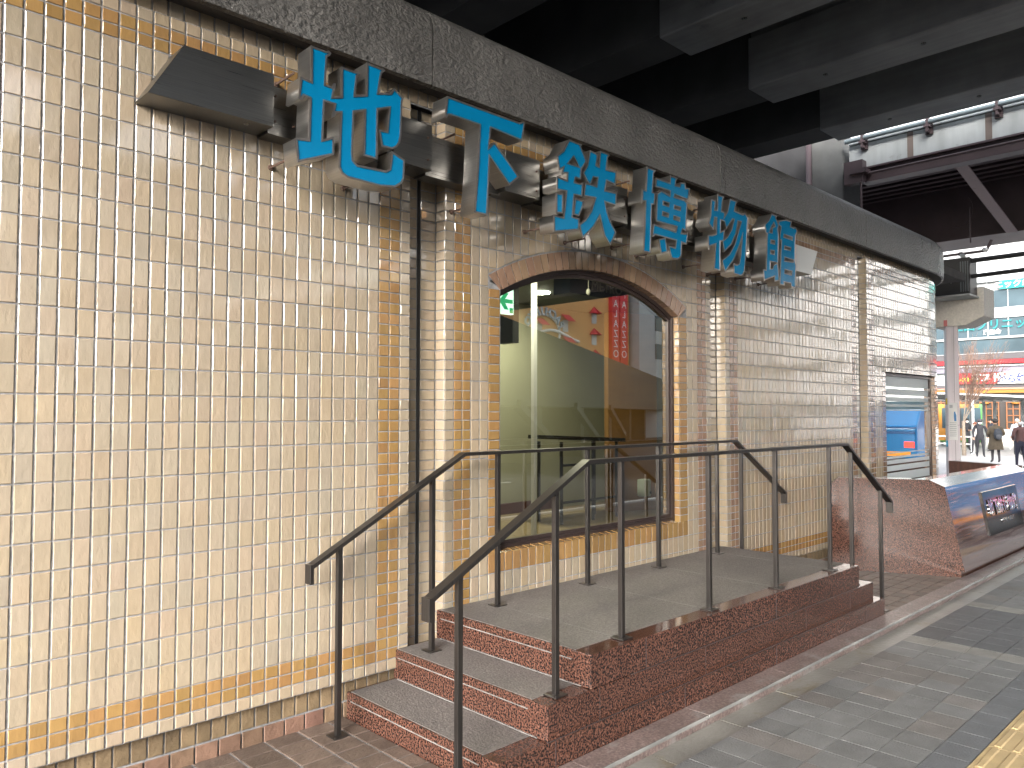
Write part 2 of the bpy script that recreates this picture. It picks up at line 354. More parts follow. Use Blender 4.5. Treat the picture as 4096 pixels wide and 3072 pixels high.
for x, sg in ((V0, 1), (V1, -1)):
    F = (lambda u, n, z, x=x, sg=sg: P(x+sg*n, -u, z))
    for r0, r1 in half(9.5, 21): tile(p, 0, .06, ZR(r1), ZR(r0), brownish(), F=F)
    p.poly([P(x-sg*.006, 0, VZ0), P(x-sg*.006, -.09, VZ0), P(x-sg*.006, -.09, VZ1), P(x-sg*.006, 0, VZ1)], (.3, .3, .3), 1)
return_face(p, 8.245, .09, -1)
p.build('tiled_wall_panel', TG, bld)
# grooves between the panels: back wall of half tiles with an expansion joint
for gi, (g0, g1, js) in enumerate(((1.932, 2.177, .115), (5.001, 5.232, .02), (8.012, 8.245, .10))):
    p = MB(); back(p, g0-.01, g1+.01, TB, TT, n=-.0965)
    a = g0+js; 
    for r0, r1 in half(-1.5, 25.5):
        if js > .05: tile(p, a-.108, a, ZR(r1), ZR(r0), cream(), n0=-.092)
        tile(p, a+.022, g1+.004, ZR(r1), ZR(r0), cream(), n0=-.092)
    g = p.build('groove_tiling', TG, bld)
    e = MB(); e.box(a+.002, a+.02, .0905, .0963, TB, TT); e.build('expansion_joint', M['black_rubber'], bld)
# recessed course above the panels and below them
p = MB(); back(p, -3.2, 13.3, TT-.002, 3.40, n=-.042, seg=40)
for i, s in enumerate(cols(-3.105, 13.2)[:-1]): tile(p, s, s+PU, TT+.003, TT+.095, cream(), n0=-.035)
p.build('top_tile_course', TG, bld)
p = MB(); back(p, -3.2, 10.2, -.06, TB+.004, n=-.052, seg=1)
s = -3.2
while s < 8.3: tile(p, s, s+PU, .062, TB-.002, stone(), n0=-.045); s += PU
s = -3.2
while s < 8.3: tile(p, s, s+.108, -.035, .060, redbrown(), n0=-.040); s += .108
p.build('plinth_tile_course', [M['tile_dull'], M['grout']], bld)
# wall core behind everything, with openings for both windows
p = MB()
for s0, s1, z0, z1 in ((-3.3, WX0-.03, -.1, 3.5), (WX1+.03, V0-.03, -.1, 3.5), (WX0-.03, WX1+.03, -.1, WZ0-.03), (WX0-.03, WX1+.03, 2.545, 3.5), (V0-.03, V1+.03, -.1, VZ0-.03), (V0-.03, V1+.03, VZ1+.03, 3.5)):
    p.box(s0, s1, .12, .24, z0, z1)
n = 10
for i in range(n):
    a = V1+.03+(13.39-V1-.03)*i/n; b = V1+.03+(13.39-V1-.03)*(i+1)/n
    p.prism([P(a, -.12, -.1), P(b, -.12, -.1), P(b, -.24, -.1), P(a, -.24, -.1)], (0, 0, 3.6))
for i in range(12):                            # spandrels beside the arched head
    a = WX0-.03+(WX1-WX0+.06)*i/12; b = a+(WX1-WX0+.06)/12
    za, zb = [max(SPR, min(2.54, arc_z(v, ARI+.03))) for v in (a, b)]
    if min(za, zb) < 2.539: p.prism([(a, .12, za), (b, .12, zb), (b, .12, 2.545), (a, .12, 2.545)], (0, .12, 0))
p.box(12.13, 12.25, 2.1, 9, -.1, 3.5); p.box(-3.3, 12.25, 8.8, 9, -.1, 3.5); p.box(-3.3, -3.18, .24, 8.8, -.1, 3.5)
p.box(-3.3, 12.2, .1, 9, 3.50, 3.62)
p.build('wall_core', M['fascia_dark'], bld)

# window 1: bronze frame and pane
wf = MB(); FY0, FY1 = .056, .115; FW = .04
def ring(w0, w1, y0, y1, mb):
    path = []; N_ = 22
    def pt(off, t): return (ACX+(ARI-off)*math.sin(t), ACZ+(ARI-off)*math.cos(t))
    hw = (WX1-WX0)/2
    for off in (w0, w1):
        tt = math.asin((hw-off)/(ARI-off)); L_ = [(WX0+off, WZ0+off)]+[pt(off, -tt+2*tt*i/N_) for i in range(N_+1)]+[(WX1-off, WZ0+off)]
        path.append(L_)
    A_, B_ = path
    for i in range(len(A_)):
        j = (i+1) % len(A_)
        mb.prism([(A_[i][0], y0, A_[i][1]), (A_[j][0], y0, A_[j][1]), (B_[j][0], y0, B_[j][1]), (B_[i][0], y0, B_[i][1])], (0, y1-y0, 0))
ring(-.012, .026, .058, .098, wf); ring(.0265, .05, .070, .098, wf)
win = wf.build('arched_window', M['frame'], bld)
g = MB(); tt = math.asin(((WX1-WX0)/2-.03)/(ARI-.03))
g.poly([(WX0+.03, .084, WZ0+.03), (WX1-.03, .084, WZ0+.03)]+[(ACX+(ARI-.03)*math.sin(tt-2*tt*i/22), .084, ACZ+(ARI-.03)*math.cos(tt-2*tt*i/22)) for i in range(23)])
g.build('pane', M['glass'], win)
# window 2
wf = MB()
for a, b, z0, z1 in ((V0, V0+.035, VZ0, VZ1), (V1-.05, V1, VZ0, VZ1), (V0, V1, VZ1-.035, VZ1-.0), (V0, V1, VZ0, VZ0+.03)):
    wf.box(a+(0 if a > V0 else .0005), b, .060 if b-a < .2 else .064, .105, z0, z1)
win2 = wf.build('rectangular_window', M['frame'], bld)
g = MB(); g.poly([(V0+.03, .085, VZ0+.02), (V1-.04, .085, VZ0+.02), (V1-.04, .085, VZ1-.02), (V0+.03, .085, VZ1-.02)]); g.build('pane', M['glass'], win2)
fm = mat('white_frost_film', (.55, .6, .62), .55)
f = MB()
for z0, z1 in ((VZ1-.16, VZ1-.035), (VZ1-.26, VZ1-.185), (VZ1-.335, VZ1-.285), (VZ1-.40, VZ1-.372), (VZ1-.45, VZ1-.438), (VZ0+.36, VZ0+.372), (VZ0+.30, VZ0+.325), (VZ0+.235, VZ0+.28), (VZ0+.15, VZ0+.215), (VZ0+.02, VZ0+.13)):
    f.box(V0+.036, V1-.051, .0825, .084, z0, z1)
f.build('film_stripes', fm, win2)
# fascia in 3 m lengths
prof = [(-.06, 3.375), (.075, 3.352), (.10, 3.360), (.105, 3.40), (.105, 3.68), (.095, 3.735), (.065, 3.78), (.01, 3.825), (-.08, 3.86), (-.25, 3.90), (-.7, 3.93), (-.7, 3.5)]
ed = [-4.0, -1.0, 2.0, 5.0, 8.0, 11.0, 13.4]
for k in range(len(ed)-1):
    mb = MB(); a, b = ed[k]+.005, ed[k+1]-.005; ns = max(1, int((b-max(a, XS))/.12)) if b > XS else 1
    ss = [a]+([XS+(b-XS)*i/ns for i in range(ns+1)] if (b > XS and a < XS) else [a+(b-a)*i/ns for i in range(1, ns+1)])
    ss = sorted(set(ss))
    for i in range(len(ss)-1):
        for j in range(len(prof)):
            j2 = (j+1) % len(prof)
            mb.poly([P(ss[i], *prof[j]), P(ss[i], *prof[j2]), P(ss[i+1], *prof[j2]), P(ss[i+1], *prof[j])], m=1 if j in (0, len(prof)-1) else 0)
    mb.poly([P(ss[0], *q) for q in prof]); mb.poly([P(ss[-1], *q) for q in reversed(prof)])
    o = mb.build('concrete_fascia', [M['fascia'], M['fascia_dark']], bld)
    bm = bmesh.new(); bm.from_mesh(o.data); bmesh.ops.remove_doubles(bm, verts=bm.verts, dist=1e-4); bmesh.ops.recalc_face_normals(bm, faces=bm.faces)
    for fc in bm.faces: fc.smooth = True
    bm.to_mesh(o.data); bm.free(); o.data.set_sharp_from_angle(angle=R(35))
fj = MB()
fj.box(-4, 10.2, .02, .3, 3.40, 3.82)
fj.build('fascia_joint_filler', M['black_rubber'], bld)
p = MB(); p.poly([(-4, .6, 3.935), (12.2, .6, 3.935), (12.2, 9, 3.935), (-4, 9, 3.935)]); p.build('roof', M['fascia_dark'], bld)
# interior seen through the arched window
im = mat('olive_wall_paint', (.42, .42, .31), .8, noise=(2, .06)); wood = mat('orange_wood_veneer', (.32, .165, .055), .45, streak=(3, 3, 14, .1))
fl = mat('tan_carpet', (.32, .24, .13), .8, noise=(20, .1)); ce = mat('mesh_ceiling', (.10, .12, .11), .6, noise=(60, .5))
r_ = MB(); r_.box(1.6, 7.7, 2.9, 3.0, .40, 2.9); r_.box(1.6, 1.7, .25, 2.9, .4, 2.9); r_.build('interior_wall', im, bld)
r_ = MB(); r_.box(1.6, 8.6, .25, 3.0, .33, .40); r_.build('interior_floor', fl, bld)
r_ = MB(); r_.box(1.6, 8.6, .25, 3.0, 2.80, 2.86); r_.build('interior_ceiling', ce, bld)
r_ = MB(); r_.box(1.72, 6.15, 2.86, 2.895, .402, .52); r_.build('skirting', mat('maroon_skirting', (.10, .03, .02), .5), bld)
r_ = MB(); r_.prism([(6.37, 2.19, .405), (7.62, 1.69, .405), (7.66, 1.78, .405), (6.41, 2.28, .405)], (0, 0, 2.3)); r_.build('wood_partition', wood, bld)
r_ = MB(); r_.box(7.7, 8.6, .25, 3, .4, 2.9); r_.build('interior_wall', im, bld)
r_ = MB(); r_.tube((5.18, 2.11, 2.799), (5.18, 2.11, 2.785), .085, n=24); dl = r_.build('downlight', mat('lit_downlight', (1, 1, 1), .5, emis=((1, .93, .8), 14)), bld)
for x, y in ((5.18, 2.11), (3.5, .62)):  # first sits at the downlight; second is an added fill for the post
    l = bpy.data.lights.new('downlight_and_fill', 'AREA'); l.shape = 'DISK'; l.size = .18; l.energy = 11; l.color = (1, .9, .72)
    lo = bpy.data.objects.new('downlight_and_fill', l); col.objects.link(lo); lo.location = (x, y, 2.77); lo.parent = bld
r_ = MB(); r_.prism([(4.6, 1.2, 2.63), (7.4, 1.2, 2.63), (7.4, 1.2, 2.798), (4.6, 1.2, 2.798)], (0, .2, 0)); beamo = r_.build('blue_bulkhead', mat('dark_blue_bulkhead', (.02, .05, .09), .5), bld)

# ---------------------------------------------------------------- granite entrance steps
st = thing('granite_steps', 'red granite landing with three steps at each end in front of the arched window', 'steps')
X = [1.56, 1.85, 2.141]; XR = [5.16, 5.41, 5.635]; Z = [.12, .275, .43]; YF = -1.118
mb = MB(); mb.box(X[2], XR[0], YF, .02, Z[1], Z[2]); mb.build('landing_block', M['red_polish'], st, bevel=.003)
mb = MB(); mb.box(X[1], XR[1], YF-.0015, .02, Z[0], Z[1]-.0025); mb.build('step_block', M['red_polish'], st, bevel=.003)
mb = MB(); mb.box(X[0], XR[2], YF, .02, -.05, Z[0]-.0025); mb.build('step_block', M['red_polish'], st, bevel=.003)
for (a, b, z) in ((X[2]+.012, XR[0]-.01, Z[2]), (X[1]+.012, X[2]-.002, Z[1]-.0025), (X[0]+.012, X[1]-.002, Z[0]-.0025), (XR[0]+.002, XR[1]-.01, Z[1]-.0025), (XR[1]+.002, XR[2]-.01, Z[0]-.0025)):
    mb = MB(); mb.box(a, b, YF+.105, -.002, z, z+.0025); mb.build('flamed_tread', M['flamed'], st)
jw = mat('white_mortar', (.17, .165, .16), .8, noise=(30, .4)); jd = mat('dark_seam', (.03, .02, .02), .6)
for k in range(3):
    x = X[k]; z = Z[k]; zb = (-.012 if k == 0 else Z[k-1])
    mb = MB(); mb.box(x-.0025, x+.01, YF+.12, -.02, z-.045, z-.040); mb.build('mortar_joint', jw, st)
    if k: mb = MB(); mb.box(x-.006, x+.01, YF+.06, -.02, zb+.0008, zb+.005); mb.build('mortar_joint', jw, st)
for xx in (2.449, 3.253, 4.06, 4.86): mb = MB(); mb.box(xx, xx+.003, YF+.107, -.01, Z[2]+.0005, Z[2]+.0031); mb.build('mortar_joint', jw, st)
mb = MB()
for xx, z0, z1 in ((2.56, Z[1], Z[2]), (3.9, Z[1], Z[2]), (2.2, Z[0], Z[1]), (3.1, Z[0], Z[1]), (4.3, Z[0], Z[1]), (4.99, Z[0], Z[1]), (1.9, -.01, Z[0]), (2.9, -.01, Z[0]), (3.9, -.01, Z[0]), (5.28, -.01, Z[0])):
    mb.box(xx, xx+.0035, YF-.0022, YF+.002, z0+.001, z1-.004)
mb.box(X[2]+.3, XR[0]-.05, YF-.002, YF+.003, Z[1]-.0035, Z[1]+.001)
mb.box(X[1], XR[1], YF-.0023, YF+.003, Z[0]-.0035, Z[0]+.001)
mb.build('panel_seams', jd, st)
# ---------------------------------------------------------------- handrails
def handrail(y, label):
    t = thing('handrail', label, 'handrail', group='dark steel handrails on the granite steps')
    pl = [(1.245, .815), (2.19, 1.312), (5.11, 1.312), (5.955, .822)]
    mb = MB(); w_, h_ = .05, .019
    def off(i):  # mitred top/bottom points
        out = []
        for s_ in (1, -1):
            x, z = pl[i]
            ds = []
            for a, b in ((i-1, i), (i, i+1)):
                if a >= 0 and b < len(pl):
                    d = Vector((pl[b][0]-pl[a][0], pl[b][1]-pl[a][1])).normalized(); ds.append(Vector((-d.y, d.x)))
            n_ = sum(ds, Vector((0, 0))).normalized(); k = (h_/2)/n_.dot(ds[0]); out.append((x+n_.x*k*s_, z+n_.y*k*s_))
        return out
    O = [off(i) for i in range(4)]
    for i in range(3):
        (ax, az), (bx, bz) = O[i]; (cx_, cz), (dx, dz) = O[i+1]
        mb.prism([(ax, y-w_/2, az), (bx, y-w_/2, bz), (dx, y-w_/2, dz), (cx_, y-w_/2, cz)], (0, w_, 0))
    mb.box(1.236, 1.256, y-w_/2-.0005, y+w_/2+.0005, .737, .829); mb.box(5.938, 5.958, y-w_/2-.0005, y+w_/2+.0005, .737, .832)
    mb.build('rail', M['rail'], t, bevel=.0015)
    px_ = [1.405, 1.975, 2.455, 3.255, 4.04, 4.83, 5.205, 5.76]
    zb = [-.012, Z[1], Z[2]+.0025, Z[2]+.0025, Z[2]+.0025, Z[2]+.0025, Z[1], -.012]
    for i, (x, z) in enumerate(zip(px_, zb)):
        if x < pl[1][0]: top = pl[0][1]+(x-pl[0][0])*(pl[1][1]-pl[0][1])/(pl[1][0]-pl[0][0])
        elif x > pl[2][0]: top = pl[2][1]+(x-pl[2][0])*(pl[3][1]-pl[2][1])/(pl[3][0]-pl[2][0])
        else: top = pl[1][1]
        mb = MB(); mb.box(x-.0125, x+.0125, y-.0125, y+.0125, z, top-.008); po = mb.build('post', M['rail'], t, bevel=.0012)
        mb = MB(); mb.box(x-.04, x+.04, y-.04, y+.04, z-.001, z+.005); mb.tube((x+.03, y+.03, z), (x+.03, y+.03, z+.008), .004, n=6); mb.tube((x-.03, y-.03, z), (x-.03, y-.03, z+.008), .004, n=6)
        mb.build('base_plate', M['rail'], po, bevel=.001)
    return t
handrail(-1.05, 'dark steel handrail nearest the pavement, along the front edge of the granite landing')
handrail(-.15, 'dark steel handrail close to the tiled wall, behind the other handrail')

# ---------------------------------------------------------------- sign letters
LET = {'chi':([[(1.141,3.227),(1.219,3.226),(1.232,3.233),(1.245,3.226),(1.239,3.213),(1.225,3.202),(1.218,3.069),(1.251,3.067),(1.258,3.086),(1.273,3.088),(1.267,3.064),(1.258,3.023),(1.302,3.037),(1.301,3.179),(1.381,3.179),(1.394,3.181),(1.403,3.172),(1.388,3.157),(1.378,3.065),(1.44,3.085),(1.442,3.244),(1.523,3.242),(1.54,3.244),(1.546,3.236),(1.527,3.217),(1.512,3.115),(1.582,3.134),(1.603,3.166),(1.663,3.129),(1.654,3.113),(1.648,2.935),(1.641,2.9),(1.623,2.873),(1.596,2.855),(1.531,2.853),(1.514,2.934),(1.562,2.937),(1.574,3.056),(1.508,3.03),(1.506,2.782),(1.427,2.783),(1.431,3.003),(1.373,2.981),(1.367,2.778),(1.371,2.747),(1.392,2.73),(1.556,2.737),(1.58,2.753),(1.592,2.843),(1.671,2.818),(1.668,2.724),(1.652,2.694),(1.615,2.668),(1.528,2.654),(1.343,2.657),(1.309,2.67),(1.291,2.698),(1.295,2.839),(1.299,2.957),(1.274,2.95),(1.265,2.929),(1.251,2.923),(1.265,2.987),(1.214,2.987),(1.207,2.807),(1.266,2.835),(1.265,2.75),(1.08,2.672),(1.069,2.78),(1.133,2.789),(1.138,2.98),(1.109,2.984),(1.095,2.962),(1.081,2.964),(1.09,3.066),(1.143,3.061)]],[]),'shita':([[(1.944,3.223),(2.484,3.223),(2.51,3.238),(2.528,3.233),(2.506,3.121),(2.26,3.134),(2.246,3.021),(2.286,3.061),(2.48,2.905),(2.404,2.84),(2.252,2.967),(2.233,2.636),(2.138,2.636),(2.161,2.873),(2.174,3.128),(1.973,3.128),(1.954,3.124),(1.94,3.104),(1.93,3.109)]],[]),'tetsu':([[(2.913,3.231),(3.01,3.228),(3.035,3.23),(3.024,3.214),(3.08,3.133),(3.032,3.075),(3.023,3.006),(2.974,3.003),(2.967,2.977),(3.021,2.979),(3.046,2.992),(3.034,2.899),(2.962,2.894),(2.946,2.757),(3.011,2.755),(3.003,2.683),(2.793,2.636),(2.777,2.633),(2.773,2.736),(2.861,2.737),(2.886,2.901),(2.802,2.895),(2.8,2.978),(2.893,2.973),(2.897,3.016),(2.869,3.011),(2.854,2.997),(2.845,3.002),(2.861,3.045),(2.822,3.018),(2.803,3.104),(2.861,3.151)],[(2.797,2.875),(2.858,2.881),(2.857,2.761),(2.795,2.751)],[(2.968,2.878),(3.056,2.872),(3.034,2.824),(3.004,2.768),(2.952,2.771),(2.959,2.818)],[(3.111,3.211),(3.192,3.205),(3.176,3.13),(3.199,3.127),(3.212,3.231),(3.301,3.232),(3.31,3.225),(3.291,3.205),(3.279,3.126),(3.383,3.132),(3.37,3.042),(3.28,3.049),(3.265,2.986),(3.369,2.992),(3.388,3.004),(3.373,2.905),(3.265,2.908),(3.286,2.844),(3.318,2.788),(3.374,2.727),(3.314,2.632),(3.252,2.688),(3.208,2.805),(3.146,2.724),(3.04,2.637),(3.003,2.716),(3.065,2.759),(3.123,2.826),(3.16,2.913),(3.066,2.906),(3.045,2.896),(3.064,2.993),(3.098,2.995),(3.043,3.052),(3.084,3.109)]],[[(2.957,3.133),(3.001,3.083),(2.907,3.082)],[(3.147,3.045),(3.185,3.049),(3.175,2.993),(3.117,2.995)]]),'haku':([[(3.719,3.242),(3.797,3.236),(3.82,3.24),(3.814,3.225),(3.797,3.214),(3.783,3.078),(3.831,3.075),(3.813,3.065),(3.805,2.994),(3.773,2.988),(3.756,2.646),(3.671,2.644),(3.688,2.816),(3.699,2.996),(3.674,2.991),(3.658,2.976),(3.659,2.997),(3.666,3.077),(3.705,3.075)],[(3.826,3.186),(3.992,3.186),(3.996,3.24),(4.091,3.24),(4.067,3.216),(4.063,3.183),(4.111,3.185),(4.122,3.215),(4.187,3.227),(4.194,3.19),(4.246,3.199),(4.225,3.106),(4.055,3.113),(4.05,3.096),(4.176,3.097),(4.213,3.079),(4.192,2.869),(4.176,2.871),(4.151,2.878),(4.137,2.848),(4.189,2.852),(4.218,2.87),(4.2,2.774),(4.139,2.778),(4.132,2.685),(4.111,2.66),(4.079,2.648),(4.009,2.643),(3.986,2.689),(3.971,2.729),(4.013,2.73),(4.053,2.728),(4.065,2.781),(3.809,2.782),(3.793,2.764),(3.775,2.762),(3.793,2.855),(4.06,2.845),(4.073,2.881),(3.823,2.879),(3.834,3.077),(3.889,3.111),(3.988,3.092),(3.992,3.125),(3.883,3.125),(3.816,3.119)],[(3.851,2.757),(3.934,2.781),(3.959,2.683),(3.878,2.659)]],[[(3.911,3.034),(3.977,3.035),(3.974,3.015),(3.908,3.015)],[(4.05,3.031),(4.12,3.031),(4.118,3.013),(4.049,3.013)],[(3.905,2.959),(3.97,2.957),(3.968,2.939),(3.902,2.938)],[(4.043,2.954),(4.11,2.953),(4.107,2.934),(4.04,2.935)]]),'butsu':([[(4.54,3.175),(4.603,3.174),(4.591,3.103),(4.624,3.107),(4.63,3.23),(4.72,3.228),(4.706,3.204),(4.687,3.11),(4.739,3.108),(4.727,3.068),(4.773,3.122),(4.812,3.229),(4.928,3.228),(4.904,3.207),(4.882,3.148),(5.013,3.141),(5.042,3.16),(5.09,3.127),(5.067,2.931),(5.051,2.809),(5.028,2.686),(4.996,2.647),(4.96,2.636),(4.864,2.642),(4.856,2.723),(4.909,2.719),(4.945,2.735),(4.97,2.812),(5.002,2.981),(4.95,2.876),(4.856,2.748),(4.728,2.639),(4.685,2.725),(4.794,2.787),(4.879,2.88),(4.978,3.074),(4.935,3.072),(4.902,2.972),(4.831,2.873),(4.722,2.795),(4.697,2.876),(4.667,2.868),(4.661,2.639),(4.568,2.64),(4.594,2.835),(4.516,2.809),(4.515,2.786),(4.493,2.779),(4.491,2.891),(4.555,2.9),(4.604,2.918),(4.611,3.042),(4.588,3.04),(4.565,2.942),(4.499,2.982),(4.528,3.052)]],[[(4.848,3.075),(4.872,3.074),(4.833,2.99),(4.769,2.921),(4.717,2.889),(4.729,2.968),(4.672,2.945),(4.677,3.036),(4.73,3.034),(4.753,2.978),(4.799,3.024)]]),'kan':([[(5.487,3.232),(5.583,3.231),(5.566,3.209),(5.616,3.155),(5.596,3.117),(5.612,3.063),(5.597,2.836),(5.589,2.816),(5.612,2.677),(5.524,2.657),(5.526,2.701),(5.346,2.645),(5.336,2.74),(5.38,2.74),(5.408,3.049),(5.383,3.052),(5.37,3.123),(5.438,3.168)],[(5.609,3.189),(5.645,3.204),(5.748,3.228),(5.853,3.231),(5.831,3.183),(5.893,3.179),(5.92,3.194),(5.959,3.165),(5.924,3.113),(5.919,3.038),(5.91,2.878),(5.927,2.85),(5.904,2.646),(5.83,2.645),(5.818,2.676),(5.703,2.672),(5.702,2.644),(5.62,2.644),(5.638,2.841),(5.655,3.031),(5.62,3.031),(5.651,3.149),(5.608,3.159)]],[[(5.525,3.161),(5.546,3.136),(5.5,3.116),(5.493,3.072),(5.45,3.07),(5.481,3.113)],[(5.476,3.004),(5.537,3.006),(5.532,2.983),(5.471,2.981)],[(5.469,2.916),(5.53,2.92),(5.526,2.894),(5.464,2.891)],[(5.463,2.821),(5.581,2.825),(5.512,2.798),(5.496,2.766),(5.461,2.762)],[(5.71,3.09),(5.861,3.089),(5.857,3.068),(5.705,3.07)],[(5.723,2.99),(5.826,2.99),(5.819,2.97),(5.718,2.966)],[(5.721,2.892),(5.877,2.889),(5.869,2.873),(5.715,2.863)],[(5.718,2.784),(5.842,2.786),(5.836,2.755),(5.713,2.755)]])}
LABEL = dict(chi='big blue 3D character 地 with silver sides, leftmost on the wall sign', shita='big blue 3D character 下 with silver sides, T shaped with one short diagonal',
  tetsu='big blue 3D character 鉄 with silver sides, above the left part of the arched window', haku='big blue 3D character 博 with silver sides, with four small square holes',
  butsu='big blue 3D character 物 with silver sides, with long curved sweeping strokes', kan='big blue 3D character 館 with silver sides, rightmost beside the pale end plate')
def area(l): return sum(l[i][0]*l[(i+1) % len(l)][1]-l[(i+1) % len(l)][0]*l[i][1] for i in range(len(l)))/2
def dense(l):
    return l
def inset(l, d):
    """move a loop inwards by d (outer: d>0 shrinks)"""
    if area(l) < 0: l = l[::-1]
    n = len(l); out = []
    for i in range(n):
        p0, p1, p2 = Vector(l[i-1]), Vector(l[i]), Vector(l[(i+1) % n])
        e0 = (p1-p0).normalized(); e1 = (p2-p1).normalized(); n0 = Vector((-e0.y, e0.x)); n1 = Vector((-e1.y, e1.x))
        b = n0+n1
        if b.length < .2: b = n0
        b.normalize(); k = d/max(.45, b.dot(n0)); q = p1+b*k; out.append((q.x, q.y))
    return out
def flat(loops, y0, thick, name, m, parent, bevel=0.0):
    cu = bpy.data.curves.new(name, 'CURVE'); cu.dimensions = '2D'; cu.fill_mode = 'BOTH'; cu.extrude = thick/2; cu.bevel_depth = bevel; cu.bevel_resolution = 1; cu.offset = -bevel
    for l in loops:
        sp = cu.splines.new('POLY'); sp.points.add(len(l)-1); sp.use_cyclic_u = True
        for q, pt in zip(l, sp.points): pt.co = (q[0], q[1], 0, 1)
    tmp = bpy.data.objects.new('tmp', cu); me = bpy.data.meshes.new_from_object(tmp); bpy.data.objects.remove(tmp); bpy.data.curves.remove(cu)
    me.transform(Matrix(((1, 0, 0, 0), (0, 0, -1, y0), (0, 1, 0, 0), (0, 0, 0, 1)))); me.materials.clear(); me.materials.append(m); me.name = name
    o = bpy.data.objects.new(name, me); col.objects.link(o); o.parent = parent; return o
def text_mesh(s, size, M4, m, name, parent, extrude=.01, bold=0.0, align='CENTER'):
    cu = bpy.data.curves.new(name, 'FONT'); cu.body = s; cu.size = size; cu.extrude = extrude; cu.align_x = align; cu.align_y = 'CENTER'; cu.offset = bold
    tmp = bpy.data.objects.new('tmp', cu); col.objects.link(tmp); bpy.context.view_layer.update()
    me = bpy.data.meshes.new_from_object(tmp.evaluated_get(bpy.context.evaluated_depsgraph_get())); bpy.data.objects.remove(tmp); bpy.data.curves.remove(cu)
    me.transform(M4); me.materials.clear(); me.materials.append(m); me.name = name
    o = bpy.data.objects.new(name, me); col.objects.link(o)
    if parent is not None: o.parent = parent
    return o
def frame_facing(origin, right, upv):
    r_, u_ = Vector(right).normalized(), Vector(upv).normalized(); n_ = r_.cross(u_); o_ = Vector(origin)
    return Matrix(((r_.x, u_.x, n_.x, o_.x), (r_.y, u_.y, n_.y, o_.y), (r_.z, u_.z, n_.z, o_.z), (0, 0, 0, 1)))
PINS = dict(chi=[(1.10, 2.72), (1.12, 3.13), (1.50, 2.70)], shita=[(2.22, 2.71), (2.10, 3.09), (2.36, 2.80)], tetsu=[(2.82, 2.69), (3.20, 2.68), (3.33, 3.0)], haku=[(3.70, 2.72), (3.98, 2.70), (3.68, 3.16), (4.2, 3.0)],
            butsu=[(4.6, 2.70), (4.55, 3.12), (5.04, 3.02), (4.95, 2.68)], kan=[(5.4, 2.70), (5.42, 3.1), (5.8, 2.70)])
for k in ('chi', 'shita', 'tetsu', 'haku', 'butsu', 'kan'):
    outs, holes = LET[k]
    t = thing('sign_character', LABEL[k], 'sign character', group='six blue characters of the wall sign')
    shp = []
    for l in outs:
        def inside(q, l=l):
            c_ = False
            for i in range(len(l)):
                (x1, y1), (x2, y2) = l[i-1], l[i]
                if (y1 > q[1]) != (y2 > q[1]) and q[0] < (x2-x1)*(q[1]-y1)/(y2-y1)+x1: c_ = not c_
            return c_
        shp.append([l]+[h for h in holes if inside((sum(q[0] for q in h)/len(h), sum(q[1] for q in h)/len(h)))])
    def many(y0, th, nm, m_):
        os_ = [flat(g_, y0, th, nm, m_, t) for g_ in shp]
        bm = bmesh.new()
        for o_ in os_: bm.from_mesh(o_.data)
        bm.to_mesh(os_[0].data); bm.free()
        for o_ in os_[1:]: bpy.data.objects.remove(o_)
    many(-.2375, .115, 'steel_shell', M['steel'])
    many(-.2963, .0024, 'blue_face', M['letter_blue'])
    lip = MB()
    for l, d_ in [(l, .0085) for l in outs]+[(h, -.0075) for h in holes]:
        a = inset(l, -.001 if d_ > 0 else .001); b = inset(l, d_)
        for i in range(len(a)):
            j = (i+1) % len(a)
            A_ = [(a[i][0], -.2952, a[i][1]), (a[j][0], -.2952, a[j][1]), (b[j][0], -.2952, b[j][1]), (b[i][0], -.2952, b[i][1])]
            lip.prism(A_, (0, -.0055, 0))
    lip.build('face_rim', M['steel_rim'], t)
    for x, z in PINS[k]:
        pm = MB(); pm.tube((x, .0, z), (x, -.182, z), .006, n=6); pm.tube((x, .0, z), (x, -.012, z), .016, .013, n=7); pm.build('mounting_pin', M['rust'], t)
# stainless band the characters stand in front of
t = thing('stainless_sign_band', 'long brushed stainless box band with slanted ends behind the blue characters', 'sign band')
zb, zt = 2.856, 3.102
segs = [(.48, 1.03), (1.66, 1.95), (2.50, 2.79), (3.37, 3.67), (4.23, 4.50), (5.07, 5.35)]
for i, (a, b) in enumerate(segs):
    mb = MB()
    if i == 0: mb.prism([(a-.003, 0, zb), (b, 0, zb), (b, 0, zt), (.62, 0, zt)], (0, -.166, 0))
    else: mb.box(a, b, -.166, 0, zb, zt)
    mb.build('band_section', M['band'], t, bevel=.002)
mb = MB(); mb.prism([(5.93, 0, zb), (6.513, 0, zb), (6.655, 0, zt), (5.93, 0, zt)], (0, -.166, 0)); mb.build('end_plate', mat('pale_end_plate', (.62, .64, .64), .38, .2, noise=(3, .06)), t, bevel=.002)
for a, b in ((1.0305, 1.6595), (1.9505, 2.4995), (2.7905, 3.3695), (3.6705, 4.2295), (4.5005, 5.0695), (5.3505, 5.9295)):
    mb = MB(); mb.box(a, b, -.105, 0, zb-.012, zt-.03); mb.build('recessed_section', M['band'], t)
for i, (a, b) in enumerate(segs):
    for x in ((b-.03, a+.03) if i else (b+.035, b+.13)):
        y_ = -.167 if i else -.106
        for z in (zb+.05, zt-.075): mb = MB(); mb.tube((x, y_+.002, z), (x, y_-.006, z), .006, n=8); mb.build('screw', M['rust'], t)

